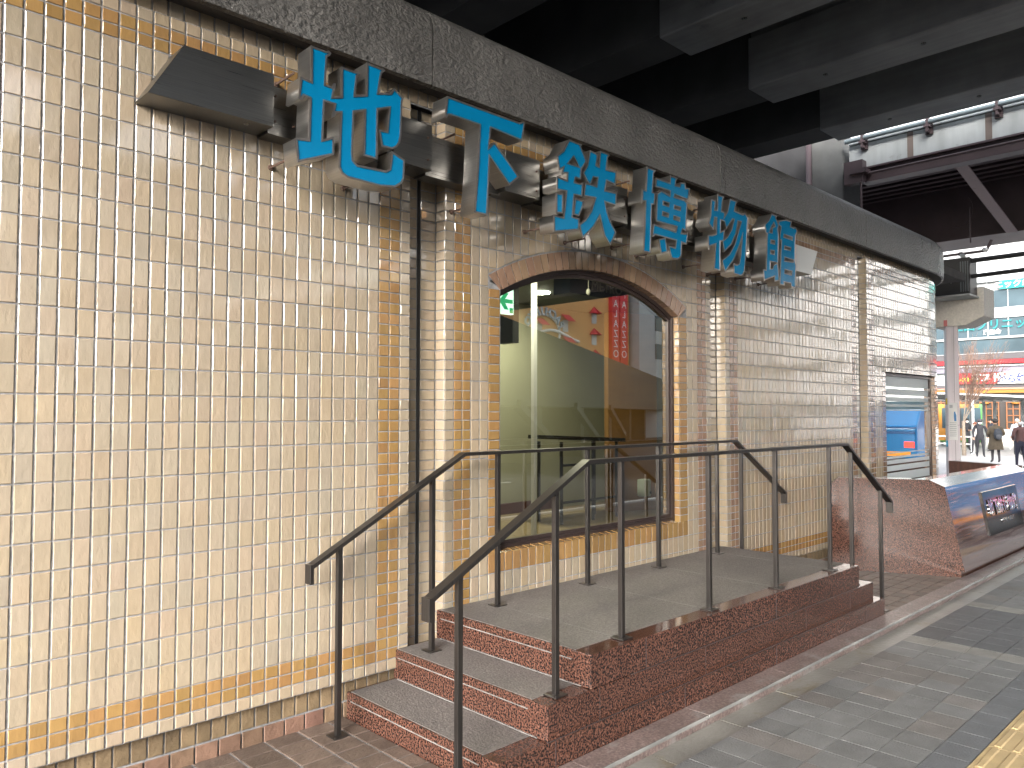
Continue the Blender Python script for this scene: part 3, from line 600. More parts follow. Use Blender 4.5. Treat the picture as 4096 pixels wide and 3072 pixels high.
# ---------------------------------------------------------------- ground
def gz(x): return 0.0 if x < 13 else (-.47*(x-13)/11 if x < 24 else -.47)
def sheet(name, pts, m, kind='structure'):
    mb = MB(); mb.poly(pts); return tag(mb.build(name, m), kind=kind)
gm = MB(); xs = [-300, -30, 0, 13, 24, 60, 400]; ys = [-400, -60, -14, -4.6, 2, 12, 60, 400]
for i in range(len(xs)-1):
    for j in range(len(ys)-1):
        gm.poly([(xs[i], ys[j], gz(xs[i])-.10), (xs[i+1], ys[j], gz(xs[i+1])-.10), (xs[i+1], ys[j+1], gz(xs[i+1])-.10), (xs[i], ys[j+1], gz(xs[i])-.10)])
tag(gm.build('ground', M['asphalt']), kind='structure')
gm = MB()
for a, b in ((13, 24), (24, 62)): gm.poly([(a, -4.6, gz(a)-.045), (b, -4.6, gz(b)-.045), (b, 26, gz(b)-.045), (a, 26, gz(a)-.045)])
gm.build('plaza_paving', M['plaza']); tag(bpy.data.objects['plaza_paving'], kind='structure')
# pavers
pv = MB()
def paver(mb, x0, x1, y0, y1, c, z=-.035, g=.0022):
    dz = rnd.uniform(-.0008, .0008); mb.box(x0+g, x1-g, y0+g, y1-g, z-.03, z+dz, c)
yc = [-1.425, -1.62, -1.812, -1.995, -2.178]; PX = .1765
k0 = -34
for k in range(k0, 46):
    x0 = 5.109+k*PX
    if x0 > 13: break
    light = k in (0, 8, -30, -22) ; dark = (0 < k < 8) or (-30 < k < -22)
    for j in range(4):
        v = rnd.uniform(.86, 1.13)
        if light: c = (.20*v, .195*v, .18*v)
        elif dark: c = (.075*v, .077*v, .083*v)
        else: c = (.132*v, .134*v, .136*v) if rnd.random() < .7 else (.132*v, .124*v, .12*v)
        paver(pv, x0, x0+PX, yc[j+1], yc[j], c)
    v = rnd.uniform(.9, 1.1); paver(pv, x0, x0+PX, -2.335, -2.178, (.095*v, .10*v, .108*v))
    for j in range(9):
        v = rnd.uniform(.86, 1.13); y1 = -2.945-j*.187; paver(pv, x0, x0+PX, y1-.187, y1, (.132*v, .134*v, .136*v))
pv.poly([(-6, -4.63, -.06), (13, -4.63, -.06), (13, -1.42, -.06), (-6, -1.42, -.06)], (.03, .03, .03))
tag(pv.build('pavement', M['paving']), kind='structure')
tp = MB(); x = -1.2
while x < 13:
    for j in range(2):
        y1 = -2.337-j*.304; v = 1
        tp.box(x+.002, x+.298, y1-.300, y1-.002, -.06, -.034)
        for q in range(4):
            yy = y1-.0375-q*.075; tp.prism([(x+.015, yy-.0175, -.034), (x+.015, yy+.0175, -.034), (x+.015, yy+.011, -.029), (x+.015, yy-.011, -.029)], (.27, 0, 0))
    x += .30
tag(tp.build('tactile_paving', M['tactile']), kind='structure')
gt = MB(); x = -6
while x < 13: gt.box(x+.003, x+.597, -1.42, -1.262, -.08, -.052+rnd.uniform(-.001, .001)); x += .6
tag(gt.build('gutter', M['gutter']), kind='structure')
kb = MB(); x = -6.1
while x < 13.4: kb.box(x+.0015, x+.8985, -1.2605, -1.119, -.09, -.003); x += .9
tag(kb.build('granite_kerb', mat('worn_kerb_granite', rough=.4, speck=(70, [(.3, (.06, .05, .05)), (.5, (.15, .11, .10)), (.68, (.24, .19, .18))], (1, 1, 1)), noise=(4, .25), dirt=(6, (.22, .21, .2), .55)), bevel=.003), kind='structure')
es = MB(); x = -6.1  # pale strip painted on for the glint along the kerb's bevelled edge
while x < 13.4: es.box(x+.003, x+.897, -1.2645, -1.2607, -.02, -.0012); x += .9
tag(es.build('kerb_edge_glint', mat('painted_edge_glint', (.33, .33, .32), .25, .4, noise=(3, .4)), None), kind='structure')
ft = MB()
F = lambda s, n, z: (s, -z, n-.012)
for a, b in ((-3.3, 1.56), (5.636, 7.7)):
    s_ = a
    while s_ < b-.02:
        e = min(b, s_+.17); zz = -.04
        while zz < 1.115:
            v = rnd.uniform(.7, 1.15); tile(ft, s_, e, zz, min(1.117, zz+.118), (.12*v, .09*v, .073*v), F=F, gap=.006); zz += .118
        s_ += .17
    ft.poly([(a, -1.119, -.018), (b, -1.119, -.018), (b, .045, -.018), (a, .045, -.018)], (.2, .19, .18), 1)
tag(ft.build('brown_tile_floor', [M['tile_dull'], M['grout']]), kind='structure')

# ---------------------------------------------------------------- granite monument planter
t = thing('granite_monument', 'low red granite block with sloping polished front and black name plate, right of the steps', 'monument')
ex = 10.55
fx = lambda y: 7.56-.458*(y+1.10)
A = [(7.574, -1.13, .042), (7.509, -.988, .835), (7.454, -.868, .90), (7.395, -.74, .90), (7.395, -.74, .67), (7.395, -.74, .042)]
mb = MB(); B = [(ex, q[1], q[2]) for q in A]
mb.poly(A, m=1); mb.poly(list(reversed(B)), m=1)
for i in range(len(A)): j = (i+1) % len(A); mb.poly([A[j], A[i], B[i], B[j]])
o = mb.build('front_block', [M['front_granite'], M['red_polish']], t)
# left return block
L_ = [(7.395, -.74, .042), (7.395, -.74, .90), (7.12, -.139, .896), (7.088, -.069, .83), (7.084, -.06, .042)]
mb = MB(); mb.prism(L_, (.16, .075, 0)); mb.build('left_block', M['red_polish'], t)
mb = MB(); mb.prism([(7.40, -.7, .60), (ex, -.7, .60), (11.0, .0, .60), (7.2, .0, .60)], (0, 0, .075)); mb.build('planter_top', mat('dark_render', (.11, .105, .09), .8, noise=(5, .3)), t)
mb = MB(); mb.prism([(ex, -.86, .04), (ex+.1, -.92, .04), (11.15, -.02, .04), (11.02, .02, .04)], (0, 0, .85)); mb.build('end_parapet', mat('dark_brown_tile', (.10, .055, .045), .35, noise=(30, .2), streak=(14, 14, .3, .25)), t)
mb = MB(); mb.prism([(7.56, -1.10, -.05), (ex, -1.10, -.05), (ex, -.1, -.05), (7.16, -.06, -.05), (7.18, -.27, -.05)], (0, 0, .094)); mb.build('plinth', M['red_polish'], t)
def onf(x, z, d=0):  # point on the sloping front face
    k = (z-.042)/.793; return (x, -1.13+.142*k-d, z+d*.18)
mb = MB(); mb.prism([(7.5755, -1.1335, .800), (ex, -1.0, .800), (ex, -.998, .8045), (7.512, -.998, .8045)], (0, -.0, .001))
pt = MB()
fr = [onf(8.53, .272), onf(9.85, .272), onf(9.85, .716), onf(8.53, .716)]
pt.prism([Vector(q)+Vector((0, .004, 0)) for q in fr], (0, -.022, -.004))
npl = pt.build('name_plate', mat('black_glass_plate', (.015, .015, .016), .07, noise=(2, .02)), t, bevel=.002)
cm = mat('polished_chrome_letter', (.75, .78, .8), .12, 1.0)
upf = Vector((0, .142, .793)).normalized()
text_mesh('地下鉄博物館', .185, frame_facing(Vector(onf(9.17, .53))+Vector((0, -.022, 0)), (1, 0, 0), upf), cm, 'plate_lettering', npl, .006, .002)
text_mesh('METRO MUSEUM', .062, frame_facing(Vector(onf(9.25, .385))+Vector((0, -.022, 0)), (1, 0, 0), upf), cm, 'plate_lettering', npl, .003)

# ---------------------------------------------------------------- railway viaduct overhead
t = thing('concrete_viaduct', 'dark concrete railway viaduct on long parallel girders directly above the wall', 'viaduct')
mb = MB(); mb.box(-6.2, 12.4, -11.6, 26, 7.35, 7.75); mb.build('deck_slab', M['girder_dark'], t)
gx = [(-5.9, -5.22), (-3.76, -3.1), (-1.62, -.95), (.52, 1.2), (2.66, 3.33), (4.80, 5.46), (6.93, 7.60), (9.02, 9.74), (11.25, 11.95)]
for a, b in gx:
    mb = MB(); yb = 1.85
    mb.box(a, b, -11.6, yb, 6.0, 6.72); mb.box(a+.07, b-.07, -11.6, yb, 6.7205, 7.349)
    for yy in (.9, -.3, -1.6): mb.tube((a+.3, yy, 6.0-.002), (a+.3, yy, 6.01), .03, n=8, c=(.9, .9, .9), m=1)
    g = mb.build('girder', [M['girder'], M['black']], t, bevel=.02)
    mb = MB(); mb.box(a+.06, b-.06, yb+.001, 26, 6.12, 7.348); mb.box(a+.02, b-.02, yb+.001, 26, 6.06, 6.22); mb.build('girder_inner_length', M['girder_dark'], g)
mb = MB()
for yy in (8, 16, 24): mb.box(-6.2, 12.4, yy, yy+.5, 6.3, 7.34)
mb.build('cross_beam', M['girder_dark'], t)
mb = MB(); mb.tube((12.25, -11.6, 6.62), (12.25, 26, 6.62), .05, n=10); mb.build('pipe', M['purple_steel'], t)
for yy in (-11.1,):
    for xx in (-8.5,):
        mb = MB(); mb.box(xx, xx+1.0, yy-.5, yy+.5, -.1, 5.99); mb.build('viaduct_pillar', M['girder'], t, bevel=.03)
mb = MB(); mb.box(-6.2, 12.4, -11.6, -10.7, 5.4, 5.999); mb.build('pillar_beam', M['girder'], t)
# ---------------------------------------------------------------- steel bridge beyond
t = thing('steel_bridge', 'pale edged steel road bridge with dark ribbed underside beyond the concrete viaduct', 'bridge')
mb = MB(); mb.box(14.2, 14.42, -34, 2.6, 6.17, 6.64); mb.box(14.18, 14.42, -34, 2.6, 6.645, 6.70); mb.build('edge_beam', M['light_steel'], t, bevel=.01)
mb = MB(); mb.box(14.16, 14.22, -34, 2.4, 6.135, 6.168); mb.box(14.24, 14.30, -34, 2.35, 5.90, 6.165); mb.box(14.14, 14.42, -34, 2.35, 5.872, 5.899); mb.build('edge_girder', M['purple_steel'], t)
mb = MB(); mb.tube((14.08, -34, 6.70), (14.08, 2.62, 6.70), .045, n=12); mb.build('drain_pipe', mat('pale_blue_pipe', (.42, .5, .52), .4, noise=(5, .1)), t, smooth=True)
for yy in (2.3, 1.17, .09, -1.0, -2.1):
    mb = MB(); mb.box(14.03, 14.2, yy-.02, yy+.02, 6.52, 6.78); mb.box(14.02, 14.15, yy-.05, yy+.05, 6.60, 6.645); mb.box(14.15, 14.199, yy-.06, yy+.06, 6.50, 6.72); mb.build('pipe_bracket', M['purple_steel'], t)
for yy in (1.5, .25, -.9):
    mb = MB(); mb.box(14.192, 14.1995, yy-.05, yy+.05, 6.175, 6.64); mb.build('stain_strip', mat('rust_stain', (.20, .16, .14), .8), t)
mb = MB(); mb.tube((14.1, -34, 6.05), (14.1, 2.45, 6.02), .022, n=8); mb.build('lower_conduit', M['purple_steel'], t)
mb = MB(); mb.box(14.42, 24, -34, 2.5, 6.66, 6.72); mb.box(15.1, 24, 2.5, 6, 6.66, 6.72); mb.build('deck_plate', M['purple_steel'], t)
mb = MB()
for i in range(14):
    xx = 14.75+i*.33; mb.box(xx, xx+.02, -34, 6, 6.34, 6.659); mb.box(xx-.06, xx+.08, -34, 6, 6.325, 6.3395)
mb.build('deck_ribs', M['purple_steel'], t)
# transverse box girder with oval patch plates
mb = MB(); mb.box(17.6, 18.6, -34, 6, 5.28, 6.66); mb.box(17.52, 18.7, -34, 6.05, 5.22, 5.279); mb.build('box_girder', M['purple_steel'], t)
for yy in (1.7, -.6, -2.9):
    mb = MB(); mb.prism([(17.597, yy+.28*math.cos(a*math.pi/12), 5.85+.36*math.sin(a*math.pi/12)) for a in range(24)], (-.015, 0, 0)); mb.build('oval_cover_plate', M['purple_steel'], t)
mb = MB(); mb.bar((14.35, .77, 5.96), (17.5, .70, 5.22), .20, .02); mb.bar((14.35, .77, 6.02), (17.5, .70, 5.28), .02, .10); mb.build('diagonal_brace', mat('pinkish_brace', (.30, .22, .22), .5, dirt=(9, (.1, .08, .08), .6)), t)
mb = MB(); mb.box(14.0, 14.2, 2.28, 2.62, 5.86, 6.28); mb.box(13.94, 14.2, 2.2, 2.5, 6.02, 6.10); mb.tube((14.05, 2.33, 5.9), (14.05, 2.25, -.1), .02, n=6); mb.build('bearing_bracket', M['purple_steel'], t)
# end wall / pier top visible between girder and bridge
t = thing('concrete_pier', 'pale concrete pier head on a mauve steel clad column standing behind the curved wall', 'pier')
mb = MB(); ca = (14.1, .865)
T = Matrix.Translation((ca[0], ca[1], 0)) @ Matrix.Rotation(R(28), 4, 'Z')
mb.box(-.094, .094, -.094, .094, -.2, 3.03, T=T); mb.build('steel_column', M['column_steel'], t, bevel=.012)
mb = MB(); mb.box(-.0955, -.094, -.02, -.016, -.1, 3.03, T=T); mb.box(-.03, -.026, -.0955, -.094, -.1, 3.03, T=T); mb.box(.04, .044, -.0955, -.094, -.1, 3.03, T=T); mb.box(-.0965, .0965, -.0965, .0965, 1.33, 1.334, T=T); mb.build('column_seams', M['purple_steel'], t)
mb = MB(); mb.prism([(14.02, 1.15, 3.031), (14.02, .62, 3.031), (14.02, .33, 3.17), (14.02, .33, 3.66), (14.02, 1.15, 3.66)], (.6, 0, 0)); mb.build('pier_head', M['pier_conc'], t, bevel=.01)
t2 = thing('concrete_end_wall', 'pale concrete pier wall with vertical pipe under the far girder, left of the steel bridge', 'pier wall')
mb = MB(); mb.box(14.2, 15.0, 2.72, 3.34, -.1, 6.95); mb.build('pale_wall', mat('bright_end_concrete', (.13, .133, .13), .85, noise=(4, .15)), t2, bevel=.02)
mb = MB(); mb.box(14.6, 15.0, 3.35, 12, -.1, 9.5); mb.build('shaded_wall', mat('shadow_black_wall', (.03, .03, .032), .9, noise=(3, .3)), t2)  # colour taken near black for the shadow this wall stands in
mb = MB(); mb.tube((14.12, 3.36, -.1), (14.12, 3.36, 6.9), .055, n=12); mb.build('downpipe', M['purple_steel'], t2, smooth=True)
for nm, lb, ct, y0, y1, z0, z1, xx, m_ in (('notice_sticker', 'small yellow notice high on the mauve column', 'notice', .895, .935, 1.685, 1.79, 13.995, (.75, .6, .05)), ('notice_sticker', 'small blue notice low on the mauve column', 'notice', .885, .937, .96, 1.07, 13.99, (.05, .38, .62)), ('notice_sticker', 'small pink notice at the top of the mauve column', 'notice', .89, .945, 3.035, 3.14, 14.0, (.7, .22, .22))):
    mb = MB(); mb.box(xx-.006, xx+.0, y0, y1, z0, z1, T=None); tag(mb.build(nm, mat(nm, m_, .5)), lb, ct)
nb = thing('notice_board', 'tall white notice sheet with blue cat drawing on the mauve column', 'notice board')
T3 = Matrix.Translation((13.955, .81, 1.4)) @ Matrix.Rotation(R(8), 4, 'Z')
mb = MB(); mb.box(-.008, .0, -.062, .066, -.32, .315, T=T3); mb.build('board', M['white'], nb)
mb = MB()
for i in range(13): 
    z = .27-i*.011 if i < 5 else -.03-(i-5)*.032
    mb.box(-.0095, -.0081, (-.0 if i < 5 else -.05)+rnd.uniform(0, .01), .055, z, z+.006, T=T3)
mb.build('printed_lines', mat('grey_print', (.2, .22, .25), .6), nb)
mb = MB(); mb.prism([T3 @ Vector(q) for q in ((-.0095, -.045, .0), (-.0095, -.015, .0), (-.0095, -.008, .08), (-.0095, -.012, .16), (-.0095, -.03, .165), (-.0095, -.045, .1))], T3.to_3x3() @ Vector((.0015, 0, 0))); mb.build('cat_drawing', mat('blue_print', (.05, .22, .5), .6), nb)
# bracketed equipment on the pier: beams, signal cabinet, fluorescent lamp
t = thing('signal_cabinet', 'dark louvred equipment cabinet fixed at the end of the curved fascia', 'cabinet')
mb = MB(); mb.box(13.6, 14.0, .42, .98, 3.50, 4.12); mb.build('cabinet_body', M['black'], t, bevel=.015)
mb = MB()
for i in range(4): mb.box(13.585, 13.60, .44+i*.035, .455+i*.035, 3.55, 4.05)
mb.build('louvres', mat('cabinet_louvre', (.12, .14, .15), .4), t)
mb = MB(); mb.box(13.5, 14.02, .40, 1.0, 3.47, 3.499); mb.tube((13.58, .7, 3.8), (13.6, .7, 3.8), .09, n=16); mb.build('tray', M['light_steel'], t)
mb = MB(); mb.tube((13.7, .45, 3.80), (13.7, -6, 3.92), .035, n=8); mb.tube((13.7, 1.0, 4.06), (13.7, -6, 4.10), .04, n=8); mb.build('conduit_arm', M['black'], t)
t = thing('fluorescent_lamp', 'white tube lamp on pale brackets under the steel bridge', 'lamp')
mb = MB(); mb.tube((15.2, .62, 4.5), (14.3, .35, 4.32), .035, n=10); mb.build('tube', mat('white_tube', (.85, .85, .85), .3), t, smooth=True)
mb = MB(); mb.bar((15.9, 1.2, 4.62), (14.0, .62, 4.20), .07, .05); mb.bar((15.6, 1.5, 4.5), (13.8, 1.0, 4.12), .07, .05); mb.build('support_bar', M['light_steel'], t)
mb = MB(); mb.tube((14.9, 1.4, 4.42), (14.9, .5, 4.42), .025, n=8); mb.tube((14.9, .5, 4.42), (14.9, .42, 4.6), .025, n=8); mb.tube((14.9, .75, 4.6), (14.9, .75, 5.25), .012, n=6); mb.build('pipe_loop', M['purple_steel'], t)

# ---------------------------------------------------------------- far buildings
BX = 56.0
wb = mat('bright_facade_panel', (.33, .345, .355), .5, noise=(1, .05)); gl = mat('far_window_glass', (.05, .075, .09), .12, noise=(.5, .3), spec=.12); dkp = mat('dark_soffit_panel', (.06, .055, .06), .4)
cy = mat('turquoise_sign', (.006, .16, .15), .7); red = mat('red_sign', (.25, .008, .014), .7); org = mat('orange_band', (.28, .11, .015), .5); pk = mat('pink_cornice', (.32, .16, .12), .6)
wt = mat('white_lettering', (.7, .7, .7), .5); cyt = mat('turquoise_lettering', (.005, .14, .15), .7); yl = mat('yellow_lettering', (.6, .38, .03), .5); nv = mat('navy_lettering', (.03, .04, .12), .5)
t = thing('clinic_building', 'white glazed building with turquoise clinic signs and a red restaurant sign across the plaza', 'building')
def fac(name, z0, z1, m, x=0.0, y0=-14, y1=22, bump_=0):
    mb = MB(); mb.box(BX+x, BX+x+.3+bump_, y0, y1, z0, z1); return mb.build(name, m, t)
mb = MB(); mb.box(BX+.35, BX+14, -14, 22, -.6, 19.5); mb.build('building_core', wb, t)
fac('spandrel', 10.0, 12.9, wb); fac('upper_windows', 12.92, 15.2, gl, .12); fac('spandrel', 15.22, 19.5, wb)
fac('window_band', 8.3, 9.42, gl, .1); fac('spandrel', 7.62, 8.28, wb); fac('clinic_windows', 6.45, 7.6, gl, .1); fac('white_sill', 6.30, 6.43, wb, -.06)
fac('dark_glass_band', 5.42, 6.28, gl, .08); fac('white_line', 5.36, 5.40, wb, -.02); fac('dark_soffit', 4.98, 5.34, dkp, .02); fac('red_band', 4.68, 4.95, red, -.12); fac('white_rail', 4.52, 4.60, wb, -.1)
fac('grey_panel', 4.16, 4.50, mat('mauve_grey_panel', (.14, .13, .17), .5), .05); fac('dark_strip', 3.16, 3.35, dkp, .05); fac('cornice', 3.04, 3.14, pk, -.08); fac('orange_band', 2.80, 3.02, org, -.03)
mb = MB()
for yy in [v*1.15-12 for v in range(29)]:
    mb.box(BX+.04, BX+.11, yy-.03, yy+.03, 6.45, 7.6); mb.box(BX+.03, BX+.13, yy-.02, yy+.02, 8.3, 9.42); mb.box(BX-.005, BX+.001, yy-.01, yy+.01, 9.42, 12.9)
    mb.box(BX+.04, BX+.13, yy-.03, yy+.03, 12.92, 15.2)
mb.build('mullions', wb, t)
mb = MB(); mb.box(BX-.05, BX, -14, 10.28, 9.43, 9.98); s1_ = mb.build('clinic_sign', cy, t)
RT, UP = (0, -1, 0), (0, 0, 1)
text_mesh('ニック', .50, frame_facing((BX-.06, 9.80, 9.70), RT, UP), wt, 'lettering', s1_, .01, .008)
text_mesh('糸内科', .42, frame_facing((BX-.06, 8.45, 9.70), RT, UP), wt, 'lettering', s1_, .01, .008)
text_mesh('立西クリニック', .72, frame_facing((BX+.0, 10.62, 7.18), RT, UP), cyt, 'window_lettering', t, .01, .015)
text_mesh('庭生会', .34, frame_facing((BX+.0, 10.75, 6.72), RT, UP), wt, 'window_lettering', t, .01, .01)
mb = MB(); mb.box(BX-.16, BX+.04, 10.50, 13.2, 3.40, 4.12); s2_ = mb.build('red_restaurant_sign', red, t)
text_mesh('ガスト', .56, frame_facing((BX-.17, 11.10, 3.76), RT, UP), wt, 'lettering', s2_, .02, .03)
text_mesh('レストラン', .27, frame_facing((BX-.17, 12.10, 3.68), RT, UP), yl, 'lettering', s2_, .01, .018)
mb = MB(); mb.box(BX-.15, BX+.04, 10.34, 10.49, 3.42, 4.10); s4_ = mb.build('narrow_sign', mat('brown_sign', (.12, .03, .03), .5), t)
mb = MB(); [mb.tube((BX-.16, 10.415, 4.03-.1*i), (BX-.152, 10.415, 4.03-.1*i), .04, n=10) for i in range(7)]; mb.build('dots', wt, s4_)
mb = MB(); mb.box(BX-.16, BX+.04, 6.2, 10.33, 3.40, 4.12); s3_ = mb.build('white_restaurant_sign', M['white'], t)
text_mesh('から好し', .54, frame_facing((BX-.17, 9.42, 3.66), RT, UP), nv, 'lettering', s3_, .01, .022)
text_mesh('から揚げ専門店', .15, frame_facing((BX-.17, 9.42, 4.0), RT, UP), nv, 'lettering', s3_, .01, .004)
mb = MB(); mb.box(BX-.19, BX-.16, 9.98, 10.12, 3.94, 4.07); mb.build('seal_mark', red, s3_)
# ground floor: wooden lattice windows
wd = mat('orange_brown_timber', (.22, .085, .035), .5); di = mat('dim_interior', (.035, .028, .028), .4)
fac('shop_glass', .5, 2.79, di, .15); fac('shop_base', -.6, .48, mat('pale_shop_base', (.45, .42, .38), .7), .0)
mb = MB(); yy = -12.0
while yy < 20:
    for q in range(4): mb.box(BX+.04, BX+.14, yy+q*.35-.025, yy+q*.35+.025, .5, 2.6)
    for q in range(5): mb.box(BX+.05, BX+.13, yy-.02, yy+1.07, .5+q*.42, .55+q*.42)
    yy += 1.5
mb.build('timber_lattice', wd, t)
mb = MB(); [mb.ell((BX-.05, v, 2.15), (.18, .22, .08)) for v in (11.2, 9.55, 8.2)]; mb.build('round_lamp_shade', org, t, smooth=True)
t = thing('grey_tower', 'pale grey office block rising behind the white clinic building', 'building')
mb = MB(); mb.box(74, 90, -30, 30, -.6, 30); mb.build('tower_wall', mat('pale_grey_tower', (.45, .5, .54), .6), t)
for j in range(7):
    mb = MB(); mb.box(73.95, 74.0, -29, 29, 3+j*3.7, 5+j*3.7); mb.build('window_band', gl, t)

# ---------------------------------------------------------------- bus stop canopy
t = thing('bus_stop_canopy', 'white steel bus stop canopy with slatted sloping roof in front of the restaurant', 'canopy')
mb = MB(); mb.bar((42.6, 14, 2.80), (42.6, 3.0, 2.12), .12, .09); mb.bar((47.8, 14, 2.34), (47.8, 3.0, 2.05), .1, .1); mb.build('eaves_beam', M['white'], t)
mb = MB()
for i in range(24):
    y = 13.8-i*.46; z0 = 2.12+(y-3)*.0618; z1 = 2.05+(y-3)*.026; mb.bar((42.6, y, z0-.02), (47.8, y, z1+.03), .05, .07)
mb.build('rafters', mat('grey_rafter', (.16, .17, .17), .5), t)
mb = MB(); mb.poly([(42.6, 14, 2.86), (42.6, 3, 2.18), (47.8, 3, 2.11), (47.8, 14, 2.40)]); mb.build('roof_sheet', mat('translucent_roof', (.30, .32, .32), .5), t)
for y in (8.33, 5.2):
    mb = MB(); mb.tube((42.7, y, -.47), (42.7, y, 2.45), .055, n=10); mb.build('post', M['white'], t, smooth=True)
for y in (9.4, 8.77, 8.26, 6.95, 5.7):
    mb = MB(); mb.tube((47.6, y+.35, -.47), (47.6, y+.35, 2.15), .085, n=10); mb.build('post', M['light_steel'], t, smooth=True)
t = thing('guard_fence', 'low white tube fence along the edge of the bus stop', 'fence')
mb = MB()
for z in (.02, .38): mb.tube((41.2, 13, z), (41.2, 8.0, z), .03, n=8)
for z in (.1, .5): mb.tube((48.4, 8.1, z), (48.4, 3, z), .03, n=8)
mb.build('rails', M['white'], t)
mb = MB()
for y in (13, 11.5, 10.1, 9.0, 8.0): mb.tube((41.2, y, -.47), (41.2, y, .40), .035, n=8)
for y in (8.1, 6.8, 5.5, 4.2, 3): mb.tube((48.4, y, -.47), (48.4, y, .52), .035, n=8)
mb.build('posts', M['white'], t)
# bus
t = thing('city_bus', 'green and orange striped city bus standing behind the canopy posts', 'bus')
T = Matrix.Translation((50.2, 11.0, 0)) @ Matrix.Rotation(R(14), 4, 'Z')
mb = MB(); mb.box(0, 9, -1.15, 1.15, -.2, 2.05, T=T); b_ = mb.build('body', mat('bus_green', (.06, .24, .05), .35), t, bevel=.12)
mb = MB(); mb.box(-.012, .3, -.2, 1.165, -.1, 2.06, T=T); mb.build('orange_panel', mat('bus_orange', (.40, .17, .02), .35), t)
mb = MB(); mb.box(-.03, .05, -1.0, .98, .62, 1.82, T=T); ws = mb.build('windscreen', gl, t)
mb = MB(); mb.box(-.05, -.031, -.03, .03, .62, 1.82, T=T); mb.build('windscreen_pillar', M['black'], ws)
mb = MB(); mb.box(-.05, -.0, -.9, .9, 1.86, 2.04, T=T); mb.build('destination_blind', org, t)
for yy in (-.85, .85):
    mb = MB(); mb.ell((50.17, 11.1+yy, .25), (.05, .13, .1)); mb.build('headlight', M['white'], t)
for xx in (1.8, 7):
    for yy in (-1.17, 1.02):
        mb = MB(); mb.tube(T @ Vector((xx, yy, -.02)), T @ Vector((xx, yy+.15, -.02)), .45, n=20); mb.build('wheel', M['black'], t)

# ---------------------------------------------------------------- bare tree
def bare_tree(name, label, base, hgt, lean, seed, tall=(0, 0)):
    t = thing(name, label, 'tree', base, group=None); rr = random.Random(seed); tk = MB(); tw = MB()
    def grow(p, d, ln, r, lev):
        segs_ = 3
        for i in range(segs_):
            d = (d+Vector((rr.uniform(-.12, .12), rr.uniform(-.12, .12), .05))).normalized(); q = p+d*ln/segs_
            (tk if lev < 2 else tw).tube(p, q, r*(1-.25*i/segs_), r*(1-.25*(i+1)/segs_), n=6 if lev < 2 else 4, cap=False); p = q
            if lev < 4 and (i > 0 or lev > 0):
                for _ in range(2 if lev < 3 else 1):
                    e = (d+Vector((rr.uniform(-.55, .55), rr.uniform(-.55, .55), rr.uniform(.0, .35)))).normalized(); grow(p, e, ln*rr.uniform(.5, .72), r*.55, lev+1)
        if lev < 4: grow(p, d, ln*.7, r*.65, lev+1)
    for k in range(4):
        a = k*1.57+rr.uniform(-.3, .3); d = Vector((math.cos(a)*.32+lean[0], math.sin(a)*.32+lean[1], 1)).normalized()
        grow(Vector((0, 0, hgt*.28)), d, hgt*.30, .026, 1)
    tk.tube((0, 0, 0), (0, 0, hgt*.29), .10, .07, n=8)
    tk.build('trunk', mat('grey_bark', (.22, .18, .14), .9, noise=(20, .3)), t); tw.build('twigs', mat('reddish_twigs', (.15, .095, .07), .8, noise=(9, .2)), t)
    return t
bare_tree('bare_tree', 'leafless tree with fine reddish twigs beside the mauve column', (40, 8.0, -.47), 5.6, (.0, -.34), 5)

